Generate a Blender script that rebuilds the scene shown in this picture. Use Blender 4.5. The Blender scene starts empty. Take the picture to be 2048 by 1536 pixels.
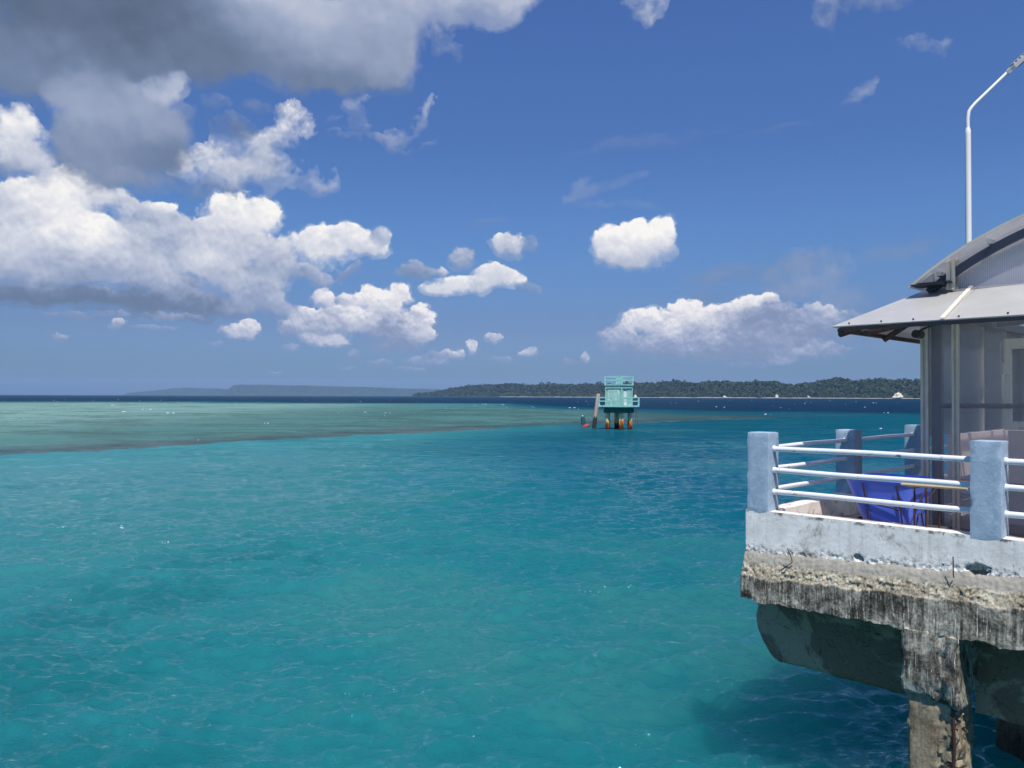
import bpy, math, random
import numpy as np
from mathutils import Vector, Matrix, Euler
scene = bpy.context.scene
C = scene.collection
R = math.radians
# ------------------------------------------------------------------ camera
CAM_Z = 4.6
F_PX = 1547.0                                   # focal length in pixels of the 2048 px wide picture
cam_data = bpy.data.cameras.new('camera')
cam = bpy.data.objects.new('camera', cam_data); C.objects.link(cam)
cam_data.sensor_width = 36.0
cam_data.lens = 36.0 * F_PX / 2048.0
cam_data.clip_start = 0.1; cam_data.clip_end = 60000.0
cam.location = (0, 0, CAM_Z)
PITCH = math.atan(24.4 / F_PX); ROLL = 0.0031
cam.rotation_euler = (Matrix.Rotation(PITCH, 3, 'X') @ Matrix.Rotation(R(90), 3, 'X') @ Matrix.Rotation(ROLL, 3, 'Z')).to_euler()
scene.camera = cam
scene.view_settings.view_transform = 'Standard'
scene.view_settings.look = 'None'
scene.view_settings.gamma = 1.0
scene.view_settings.exposure = 0.0
scene.cycles.use_denoising = True
scene.cycles.max_bounces = 8
scene.cycles.volume_bounces = 1
scene.cycles.transparent_max_bounces = 16
scene.cycles.caustics_reflective = False
scene.cycles.caustics_refractive = False

# ------------------------------------------------------------------ deck frame (u along the near kerb, v away from it)
ANG = R(46.0)
P1 = Vector((2.985, 9.2, 0.0))
AU = Vector((math.cos(ANG), -math.sin(ANG), 0)); AV = Vector((math.sin(ANG), math.cos(ANG), 0))
def W(u, v, z=0.0): return P1 + AU * u + AV * v + Vector((0, 0, z))

# ------------------------------------------------------------------ sun
SUN_DIR = (AU * 0.43 - AV * 0.36 + Vector((0, 0, 1.0))).normalized()      # towards the sun
SUN_ELEV = math.asin(SUN_DIR.z); SUN_AZ = math.atan2(SUN_DIR.x, SUN_DIR.y)  # azimuth from +Y towards +X
sd = bpy.data.lights.new('sun', 'SUN'); sd.energy = 5.0; sd.angle = R(0.5); sd.color = (1.0, 0.955, 0.89)
sun = bpy.data.objects.new('sun', sd); C.objects.link(sun)
sun.rotation_euler = SUN_DIR.to_track_quat('Z', 'Y').to_euler()
sun.location = (0, -20, 60)

# ------------------------------------------------------------------ world: sky and clouds by direction
def pix_dir(px, py):
    x = (px - 1024) / F_PX; y = -(py - 768) / F_PX
    x, y = x * math.cos(ROLL) - y * math.sin(ROLL), y * math.cos(ROLL) + x * math.sin(ROLL)
    c, s = math.cos(PITCH), math.sin(PITCH)
    return Vector((x, c - s * y, s + c * y)).normalized()
def azel(px, py):
    d = pix_dir(px, py)
    return math.atan2(d.x, d.y), math.asin(d.z)

class NT:
    """small helper for node trees"""
    def __init__(s, tree): s.t = tree; s.n = tree.nodes; s.l = tree.links
    def new(s, typ, **kw):
        n = s.n.new(typ)
        for k, v in kw.items(): setattr(n, k, v)
        return n
    def put(s, sock, v):
        if v is None: return
        if isinstance(v, bpy.types.NodeSocket): s.l.new(v, sock)
        else: sock.default_value = v
    def math(s, op, a, b=None, c=None, clamp=False):
        n = s.new('ShaderNodeMath', operation=op, use_clamp=clamp)
        for i, v in enumerate((a, b, c)): s.put(n.inputs[i], v)
        return n.outputs[0]
    def vec(s, op, a, b=None, c=None, scale=None):
        n = s.new('ShaderNodeVectorMath', operation=op)
        for i, v in enumerate((a, b, c)): s.put(n.inputs[i], v)
        if scale is not None: s.put(n.inputs['Scale'], scale)
        return n.outputs['Value'] if op in ('DOT_PRODUCT', 'LENGTH', 'DISTANCE') else n.outputs['Vector']
    def noise(s, v, scale, detail=4, rough=0.5, dist=0.0, lac=2.0, out='Fac', dims='3D'):
        n = s.new('ShaderNodeTexNoise', noise_dimensions=dims)
        s.put(n.inputs['Vector'], v); s.put(n.inputs['Scale'], scale); s.put(n.inputs['Detail'], detail)
        s.put(n.inputs['Roughness'], rough); s.put(n.inputs['Distortion'], dist); s.put(n.inputs['Lacunarity'], lac)
        return n.outputs[out]
    def voro(s, v, scale, feature='SMOOTH_F1', detail=0.0, rough=0.5, smooth=0.6, out='Distance', lac=2.0, rand=1.0, dist='EUCLIDEAN'):
        n = s.new('ShaderNodeTexVoronoi', feature=feature, distance=dist)
        s.put(n.inputs['Vector'], v); s.put(n.inputs['Scale'], scale)
        if 'Detail' in n.inputs: s.put(n.inputs['Detail'], detail); s.put(n.inputs['Roughness'], rough); s.put(n.inputs['Lacunarity'], lac)
        if feature == 'SMOOTH_F1': s.put(n.inputs['Smoothness'], smooth)
        s.put(n.inputs['Randomness'], rand)
        return n.outputs[out]
    def mapr(s, v, a, b, c=0.0, d=1.0, typ='SMOOTHSTEP'):
        n = s.new('ShaderNodeMapRange', interpolation_type=typ, clamp=True) if typ == 'LINEAR' else s.new('ShaderNodeMapRange', interpolation_type=typ)
        for k, x in zip(('Value', 'From Min', 'From Max', 'To Min', 'To Max'), (v, a, b, c, d)): s.put(n.inputs[k], x)
        return n.outputs['Result']
    def ramp(s, v, stops, interp='LINEAR'):
        n = s.new('ShaderNodeValToRGB'); s.put(n.inputs['Fac'], v); r = n.color_ramp; r.interpolation = interp
        while len(r.elements) > 1: r.elements.remove(r.elements[-1])
        r.elements[0].position = stops[0][0]; r.elements[0].color = (*stops[0][1], 1)
        for p, c in stops[1:]:
            e = r.elements.new(p); e.color = (*c, 1)
        return n.outputs['Color']
    def mix(s, f, a, b, blend='MIX'):
        n = s.new('ShaderNodeMix', data_type='RGBA', blend_type=blend)
        s.put(n.inputs[0], f)
        for i, v in ((6, a), (7, b)):
            s.put(n.inputs[i], (*v, 1) if isinstance(v, (tuple, list)) and len(v) == 3 else v)
        return n.outputs[2]
    def mixf(s, f, a, b):
        n = s.new('ShaderNodeMix', data_type='FLOAT')
        s.put(n.inputs[0], f); s.put(n.inputs[2], a); s.put(n.inputs[3], b)
        return n.outputs[0]
    def sep(s, v):
        n = s.new('ShaderNodeSeparateXYZ'); s.put(n.inputs[0], v); return n.outputs
    def comb(s, x, y, z=0.0):
        n = s.new('ShaderNodeCombineXYZ')
        for i, v in enumerate((x, y, z)): s.put(n.inputs[i], v)
        return n.outputs[0]

def srgb(r, g, b):
    return tuple((c / 255 / 12.92) if c / 255 <= 0.04045 else ((c / 255 + 0.055) / 1.055) ** 2.4 for c in (r, g, b))

world = bpy.data.worlds.new('World'); scene.world = world; world.use_nodes = True
wt = NT(world.node_tree); wt.n.clear()
SKY_STRENGTH = 0.10
sky = wt.new('ShaderNodeTexSky', sky_type='NISHITA', sun_disc=False)
sky.sun_elevation = SUN_ELEV; sky.sun_rotation = SUN_AZ
sky.altitude = 0.0; sky.air_density = 1.0; sky.dust_density = 0.6; sky.ozone_density = 2.2
geo = wt.new('ShaderNodeTexCoord')
D = wt.vec('NORMALIZE', geo.outputs['Generated'])
dx, dy, dz = wt.sep(D)
az = wt.math('ARCTAN2', dx, dy); el = wt.math('ARCSINE', dz)
Q = wt.comb(az, el, 0.0)

CLOUD_RAMP = [(0.0, srgb(84, 99, 122)), (0.25, srgb(116, 133, 163)), (0.5, srgb(158, 170, 197)), (0.75, srgb(208, 212, 224)), (0.92, srgb(240, 239, 240)), (1.0, srgb(253, 250, 246))]

def cloud_layer(base, blobs, warp=0.02, wscale=9.0, bump=(30.0, 0.35), fuzz=0.35, fscale=40.0, edge=0.35,
                relief=0.10, grad=0.16, seed=0.0, soft_low=0.3, tint=None, mottle=0.2, wisp=0.0, sunoff=0.006, fall=0.6, patchy=0.25, bmin=0.0, fringe=0.4):
    """one deck of clouds: union of elliptic masses broken up by billows and fine noise; the billows' sunny sides come out lighter"""
    global wt
    main = wt
    grp = bpy.data.node_groups.new('cloud_deck', 'ShaderNodeTree')
    grp.interface.new_socket('Color', in_out='OUTPUT', socket_type='NodeSocketColor'); grp.interface.new_socket('Alpha', in_out='OUTPUT', socket_type='NodeSocketFloat')
    wt = NT(grp)
    D = wt.vec('NORMALIZE', wt.new('ShaderNodeTexCoord').outputs['Generated'])
    dx, dy, dz = wt.sep(D); Q = wt.comb(wt.math('ARCTAN2', dx, dy), wt.math('ARCSINE', dz), 0.0)
    P = wt.vec('ADD', D, (seed, seed * 0.7, -seed * 1.3))
    wv = wt.noise(P, wscale, 5, 0.6, out='Color')
    q = wt.vec('ADD', Q, wt.vec('MULTIPLY_ADD', wv, (2 * warp, 2 * warp, 0), (-warp, -warp, 0)))
    acc = None; so = None; thin = any(len(b_) > 6 for b_ in blobs)
    for (x, y, rx, ry, b, *rest) in blobs:
        rot = rest[0] if rest else 0.0
        op = rest[1] if len(rest) > 1 else 1.0
        a0, e0 = azel(x, y)
        ax = (azel(x + 20, y)[0] - azel(x - 20, y)[0]) / 40 * rx
        ey = abs(azel(x, y + 20)[1] - azel(x, y - 20)[1]) / 40 * ry
        if rot:
            cr, sr = math.cos(R(rot)), math.sin(R(rot))
            rx_ = (cr / ax, sr / ax, 0.0); ry_ = (-sr / ey, cr / ey, 0.0)
            L = wt.comb(wt.math('SUBTRACT', wt.vec('DOT_PRODUCT', q, rx_), rx_[0] * a0 + rx_[1] * e0),
                        wt.math('SUBTRACT', wt.vec('DOT_PRODUCT', q, ry_), ry_[0] * a0 + ry_[1] * e0))
        else:
            L = wt.vec('MULTIPLY_ADD', q, (1 / ax, 1 / ey, 0.0), (-a0 / ax, -e0 / ey, 0.0))
        w = wt.math('SUBTRACT', 1.25, wt.vec('DOT_PRODUCT', L, L)); w = wt.math('MAXIMUM', w, 0.0); w = wt.math('MULTIPLY', w, w)
        lit = wt.vec('DOT_PRODUCT', L, (0.3, 1.0, 0.0))
        row = wt.comb(1.0, wt.math('MULTIPLY_ADD', lit, grad, b), lit)
        row = wt.vec('SCALE', row, scale=w)
        acc = row if acc is None else wt.vec('ADD', acc, row)
        if thin: so = wt.math('MULTIPLY', w, op) if so is None else wt.math('MULTIPLY_ADD', w, op, so)
    sw, sb, sl = wt.sep(acc)
    swm = wt.math('MAXIMUM', sw, 0.001)
    B = wt.math('DIVIDE', sb, swm)
    low = wt.math('DIVIDE', sl, swm)                                  # +1 crown, -1 base of each mass
    F = wt.math('SUBTRACT', wt.math('SQRT', sw), 0.25)
    fzn = wt.noise(P, fscale, 7, 0.6)
    fz = wt.math('SUBTRACT', fzn, 0.5)
    fz = wt.math('MULTIPLY_ADD', wt.math('SUBTRACT', wt.noise(P, fscale * 3.1, 5, 0.62), 0.5), 0.55, fz)
    lit = None
    sc, am = bump
    q2 = wt.vec('ADD', Q, wt.vec('MULTIPLY_ADD', wv, (1.2 * warp, 1.2 * warp, 0), (seed, seed * 1.7, 0)))
    for k in range(3):
        n = wt.new('ShaderNodeTexVoronoi', feature='F1', voronoi_dimensions='2D')
        wt.put(n.inputs['Vector'], q2); n.inputs['Scale'].default_value = sc
        F = wt.math('MULTIPLY_ADD', wt.math('SUBTRACT', 0.42, n.outputs['Distance']), am, F)
        dv = wt.vec('SUBTRACT', q2, n.outputs['Position'])
        l1 = wt.vec('DOT_PRODUCT', dv, (0.35 * sc * relief * 0.55 / (1 + 0.8 * k), sc * relief * 0.55 / (1 + 0.8 * k), 0))
        lit = l1 if lit is None else wt.math('ADD', lit, l1)
        sc *= 2.1; am *= fall
    F = wt.math('MULTIPLY_ADD', fz, fuzz, F)
    fz2 = wt.noise(wt.vec('ADD', P, (0.25 * sunoff, 0.0, sunoff)), fscale * 0.6, 5, 0.58)
    fz1 = wt.noise(P, fscale * 0.6, 5, 0.58)
    lit = wt.math('MULTIPLY_ADD', wt.math('SUBTRACT', fz1, fz2), relief * 11.0, lit)
    patch = wt.math('SUBTRACT', wt.noise(P, fscale * patchy, 4, 0.55), 0.5)
    lit = wt.math('MULTIPLY_ADD', patch, mottle, lit)
    e1 = wt.mapr(low, -0.9, 0.4, edge + soft_low, edge, 'LINEAR')     # crowns crisp, bases soft
    al = wt.mapr(F, 0.0, e1)
    halo = wt.math('MULTIPLY', wt.mapr(wt.math('MULTIPLY_ADD', fz, 1.6, F), -0.28, 0.50), fringe)
    al = wt.math('MULTIPLY', wt.math('MAXIMUM', al, halo), wt.mapr(sw, 0.0, 0.04))
    if thin: al = wt.math('MULTIPLY', al, wt.math('DIVIDE', so, swm))
    damp = wt.mapr(low, -0.7, 0.3, 0.3, 1.0, 'LINEAR')
    B = wt.math('MULTIPLY_ADD', lit, damp, B)
    B = wt.math('MULTIPLY_ADD', fz, mottle * 0.45, B)
    if wisp: al = wt.math('MULTIPLY', al, wt.mapr(B, 0.15, 0.15 + wisp))
    B = wt.math('SMOOTH_MAX', B, bmin, 0.16)
    col = wt.ramp(B, CLOUD_RAMP)
    if tint: col = wt.mix(1.0, col, tint, 'MULTIPLY')
    col = wt.vec('SCALE', col, scale=1.0 / SKY_STRENGTH)
    go = wt.new('NodeGroupOutput'); wt.l.new(col, go.inputs['Color']); wt.l.new(al, go.inputs['Alpha'])
    wt = main
    gn = wt.new('ShaderNodeGroup'); gn.node_tree = grp
    return wt.mix(gn.outputs['Alpha'], base, gn.outputs['Color'])

world.cycles.sampling_method = 'MANUAL'; world.cycles.sample_map_resolution = 256
scene.cycles.use_adaptive_sampling = True; scene.cycles.adaptive_threshold = 0.015; scene.cycles.adaptive_min_samples = 12
FAR = dict(warp=0.010, wscale=45, bump=(34, 0.50), fuzz=1.2, fscale=52, edge=0.32, relief=0.12, grad=0.17, seed=3.1, soft_low=1.1, tint=(0.95, 0.94, 0.96), mottle=0.45, sunoff=0.004, fall=0.66, bmin=0.36)
MID = dict(warp=0.018, wscale=20, bump=(15, 0.42), fuzz=1.4, fscale=34, edge=0.34, relief=0.085, grad=0.15, soft_low=1.3, mottle=0.62, fall=0.68, patchy=0.22, bmin=0.16)
NEAR = dict(warp=0.034, wscale=18, bump=(16, 0.35), fuzz=2.3, fscale=28, edge=1.15, relief=0.07, grad=0.10, seed=7.7, soft_low=0.7, mottle=0.5, fall=0.7, bmin=0.2)
TOP = dict(warp=0.040, wscale=10, bump=(8, 0.28), fuzz=1.5, fscale=14, edge=0.85, relief=0.045, grad=0.04, seed=12.3, soft_low=0.2, mottle=0.24, sunoff=0.012)
WISP = dict(warp=0.020, wscale=12, bump=(14, 0.2), fuzz=2.6, fscale=24, edge=1.1, relief=0.03, grad=0.02, seed=21.0, soft_low=0.2, mottle=0.3)
GRADE = [(0.0, (.30, .40, .58)), (.032, (.305, .425, .68)), (.06, (.365, .47, .765)), (.086, (.40, .48, .74)), (.16, (.46, .63, .92)), (.22, (.49, .70, 1.03)), (.31, (.50, .69, 1.06)), (.39, (.55, .76, 1.17)), (.48, (.56, .78, 1.23))]
skyc = wt.mix(1.0, sky.outputs['Color'], wt.ramp(wt.math('MULTIPLY', el, 2.0), [(e * 2, c) for e, c in GRADE]), 'MULTIPLY')   # the clear deep blue of the tropical sky
# right half of the view
right = cloud_layer(skyc, [
    (1180, 385, 120, 16, .45, 14, .30), (1110, 398, 80, 12, .45, 5, .30), (1165, 368, 26, 16, .5, 40, .35), (1230, 415, 110, 9, .45, -4, .22), (1250, 290, 200, 14, .4, 4, .14), (1560, 262, 90, 9, .4, 3, .12), (1500, 640, 60, 9, .5, 0, .3),
    (1460, 545, 110, 22, .30, 8, .55), (1590, 530, 110, 30, .36, 14, .6), (1640, 555, 70, 40, .42, 20, .6), (1560, 575, 90, 22, .36, 0, .6), (1800, 500, 90, 24, .34, 12, .42), (1420, 590, 60, 16, .3, 0, .4), (1690, 600, 60, 30, .4, 0, .4), (1760, 660, 60, 40, .36, 0, .3),
    ], **WISP)
right = cloud_layer(right, [
    (1270, 640, 44, 28, .86), (1248, 668, 26, 26, .66), (1305, 640, 40, 30, .84), (1340, 655, 50, 30, .80), (1372, 622, 40, 26, .92), (1395, 648, 40, 30, .74), (1330, 690, 100, 32, .46, 0, .9), (1400, 670, 90, 40, .58), (1520, 670, 100, 40, .46, 0, .9), (1230, 680, 34, 30, .52, 0, .7),
    (1440, 632, 46, 26, .84), (1445, 660, 40, 34, .72), (1490, 603, 44, 16, .86, 12), (1535, 596, 40, 12, .80), (1480, 640, 60, 34, .40), (1545, 640, 70, 44, .38, 0, .9), (1570, 668, 60, 30, .56), (1630, 650, 70, 40, .50, 0, .85), (1640, 618, 30, 12, .66, 0, .8),
    (1600, 700, 110, 24, .42, 0, .8), (1450, 706, 150, 24, .36, 0, .85), (1610, 705, 34, 16, .72), (1560, 718, 34, 12, .62), (1700, 655, 60, 34, .40, 0, .5), (1172, 718, 12, 13, .55), (1135, 726, 16, 9, .42, 0, .6), (1500, 730, 60, 8, .34, 0, .5),
    ], **FAR)
right = cloud_layer(right, [
    (1250, 494, 66, 46, .82), (1320, 472, 40, 44, .92), (1222, 498, 52, 42, .76), (1275, 476, 42, 40, .88), (1300, 505, 52, 34, .68), (1215, 472, 30, 28, .90), (1255, 462, 26, 22, .94), (1240, 520, 60, 26, .58),
    ], **{**MID, 'seed': 1.3, 'mottle': 0.45, 'fuzz': 0.9})
right = cloud_layer(right, [
    (1295, 5, 46, 34, .62, 0, .9), (1280, 30, 26, 20, .5, 0, .7), (1655, 20, 36, 34, .46, 0, .75), (1740, 8, 90, 22, .40, 0, .6), (1650, 50, 18, 24, .4, 70, .5), (1830, 88, 44, 14, .42, 0, .55), (1890, 80, 36, 14, .44, 0, .55), (1720, 190, 16, 34, .42, -20, .45), (1700, 205, 24, 10, .4, 0, .35),
    ], **NEAR)
# left half
left = cloud_layer(skyc, [
    (640, 655, 80, 32, .56), (612, 632, 34, 20, .74), (645, 598, 30, 20, .82), (690, 600, 24, 16, .70), (690, 640, 70, 36, .70), (738, 600, 46, 28, .88), (775, 612, 40, 28, .82), (800, 590, 30, 28, .86), (725, 640, 46, 26, .80), (770, 655, 60, 36, .46), (815, 660, 50, 36, .56), (840, 645, 34, 38, .80), (850, 670, 26, 20, .68),
    (655, 682, 56, 13, .72), (620, 676, 30, 12, .66), (590, 660, 30, 18, .5, 0, .7), (478, 662, 46, 18, .70), (500, 655, 26, 16, .72), (790, 694, 60, 14, .36, 0, .8), (570, 622, 40, 18, .48, 0, .7), (905, 708, 26, 13, .60), (880, 712, 36, 12, .42, 0, .6), (944, 695, 10, 19, .60), (990, 677, 22, 12, .62),
    (238, 650, 20, 14, .55, 20), (118, 673, 18, 9, .42, 0, .7), (1055, 708, 20, 11, .55, 10, .8), (712, 707, 16, 10, .45, 0, .7), (850, 722, 50, 12, .44, 0, .6), (340, 632, 70, 9, .50, 0, .8), (225, 626, 46, 8, .44, 0, .6), (700, 540, 34, 12, .36, 38, .6), (580, 695, 20, 9, .4, 0, .6), (548, 745, 20, 5, .4, 0, .4), (1000, 720, 30, 8, .42, 0, .4), (760, 725, 40, 8, .42, 0, .4), (690, 735, 24, 5, .4, 0, .35), (420, 690, 30, 6, .4, 0, .35), (300, 655, 60, 7, .42, 0, .4), (820, 740, 50, 6, .4, 0, .35), (150, 630, 60, 8, .34, 0, .5),
    ], **FAR)
left = cloud_layer(left, [
    (930, 570, 76, 24, .84), (1005, 562, 52, 24, .84), (880, 580, 38, 16, .80), (975, 545, 34, 18, .90), (922, 516, 30, 24, .54, 0, .9), (832, 545, 46, 18, .42, 0, .85), (880, 540, 14, 14, .66), (1020, 496, 38, 28, .62), (1000, 490, 14, 22, .74), (1055, 575, 30, 10, .4, 0, .5), (1060, 495, 20, 20, .4, 0, .4),
    (640, 495, 90, 44, .86), (700, 480, 60, 34, .88), (730, 495, 50, 30, .76), (762, 470, 20, 24, .60, -30, .8), (600, 545, 60, 24, .56, 0, .9), (640, 560, 50, 18, .50, 0, .8), (480, 435, 84, 52, .90), (535, 425, 40, 38, .95), (420, 470, 60, 40, .74), (500, 490, 60, 40, .66),
    (110, 400, 110, 60, .90), (130, 365, 62, 34, 1.0), (200, 395, 70, 36, .70), (20, 420, 80, 60, .74), (40, 490, 120, 80, .74), (190, 470, 70, 46, 1.0), (120, 450, 60, 60, .96), (290, 430, 80, 40, .62), (270, 470, 90, 40, .76), (340, 480, 90, 44, .56), (395, 520, 50, 36, .96), (440, 545, 60, 40, .72), (250, 530, 120, 44, .56), (330, 410, 34, 16, .92),
    (90, 545, 180, 40, .46), (370, 500, 120, 70, .60), (180, 515, 150, 60, .62), (60, 520, 120, 50, .58), (300, 520, 90, 60, .64), (430, 500, 80, 60, .74), (480, 560, 100, 44, .54), (60, 588, 130, 26, .12), (150, 590, 110, 22, .16), (250, 605, 180, 26, .20), (400, 612, 150, 30, .30), (520, 600, 70, 28, .46, 0, .9), (330, 575, 100, 30, .44), (540, 520, 60, 50, .60),
    ], **MID)
left = cloud_layer(left, [
    (590, 240, 58, 42, .84), (560, 275, 60, 36, .74), (500, 300, 70, 36, .64), (410, 330, 100, 44, .76), (350, 315, 40, 26, .72), (470, 350, 80, 40, .58), (540, 350, 70, 40, .56), (440, 380, 100, 22, .30, 0, .9), (470, 265, 40, 34, .24, 0, .9), (640, 368, 40, 18, .46, 0, .6), (425, 205, 40, 24, .36, 0, .55), (515, 210, 28, 14, .34, 0, .45),
    (30, 235, 60, 46, .86), (70, 260, 34, 40, .82), (20, 290, 96, 60, .80), (60, 330, 70, 50, .60), (10, 345, 60, 20, .40),
    (705, 222, 20, 26, .50, -12, .5), (722, 215, 18, 8, .5, 30, .4), (715, 255, 20, 18, .46, 0, .45), (755, 278, 44, 12, .44, 4, .5), (800, 268, 40, 18, .48, 18, .6), (838, 246, 30, 16, .54, 42, .65), (856, 222, 10, 22, .60, -15, .65), (790, 290, 34, 10, .42, 0, .4), (850, 295, 16, 7, .4, 20, .3), (690, 275, 40, 6, .4, 0, .3), (885, 68, 18, 30, .46, 15, .5), (900, 98, 28, 14, .4, 0, .4), (960, 460, 46, 10, .34, 8, .35), (670, 245, 16, 10, .4, 0, .3),
    ], **NEAR)
left = cloud_layer(left, [
    (240, 205, 150, 80, .48), (330, 165, 64, 32, .60), (370, 155, 30, 22, .58), (160, 205, 80, 50, .56), (210, 290, 130, 76, .34), (310, 300, 100, 56, .20), (330, 245, 76, 54, .38), (100, 150, 180, 76, .24), (250, 355, 116, 34, .32), (130, 290, 60, 60, .34),
    (300, 30, 340, 100, .03), (160, 40, 200, 70, .06), (100, 90, 180, 70, .14), (40, 120, 130, 76, .24), (440, 70, 170, 76, .28), (300, 110, 200, 50, .18), (560, 30, 170, 70, .56), (480, 20, 120, 50, .36), (690, 100, 150, 80, .46), (600, 130, 100, 60, .30), (760, 50, 110, 66, .50), (760, 110, 70, 60, .40), (700, 155, 110, 40, .24), (640, 150, 90, 44, .22),
    (660, 8, 230, 44, .60), (900, 0, 160, 40, .60, 0, .95), (870, 30, 60, 40, .50, 0, .7), (1010, 0, 80, 34, .64, 0, .9), (1000, 30, 50, 22, .56, 0, .6), (950, 25, 80, 26, .5, 0, .5),
    ], **TOP)
def bgnode(col):
    n = wt.new('ShaderNodeBackground'); wt.put(n.inputs['Color'], col); n.inputs['Strength'].default_value = SKY_STRENGTH
    return n.outputs[0]
def mixsh(f, a, b):
    n = wt.new('ShaderNodeMixShader'); wt.put(n.inputs[0], f); wt.put(n.inputs[1], a); wt.put(n.inputs[2], b)
    return n.outputs[0]
side = wt.math('GREATER_THAN', az, azel(1125, 400)[0])
plain = wt.math('MAXIMUM', wt.math('LESS_THAN', el, 0.0), wt.math('GREATER_THAN', wt.math('ABSOLUTE', az), 1.25))
wo = wt.new('ShaderNodeOutputWorld')
wt.l.new(mixsh(plain, mixsh(side, bgnode(left), bgnode(right)), bgnode(skyc)), wo.inputs['Surface'])

# ------------------------------------------------------------------ helpers
from mathutils import noise as mn
random.seed(7); rng = np.random.default_rng(11)

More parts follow.
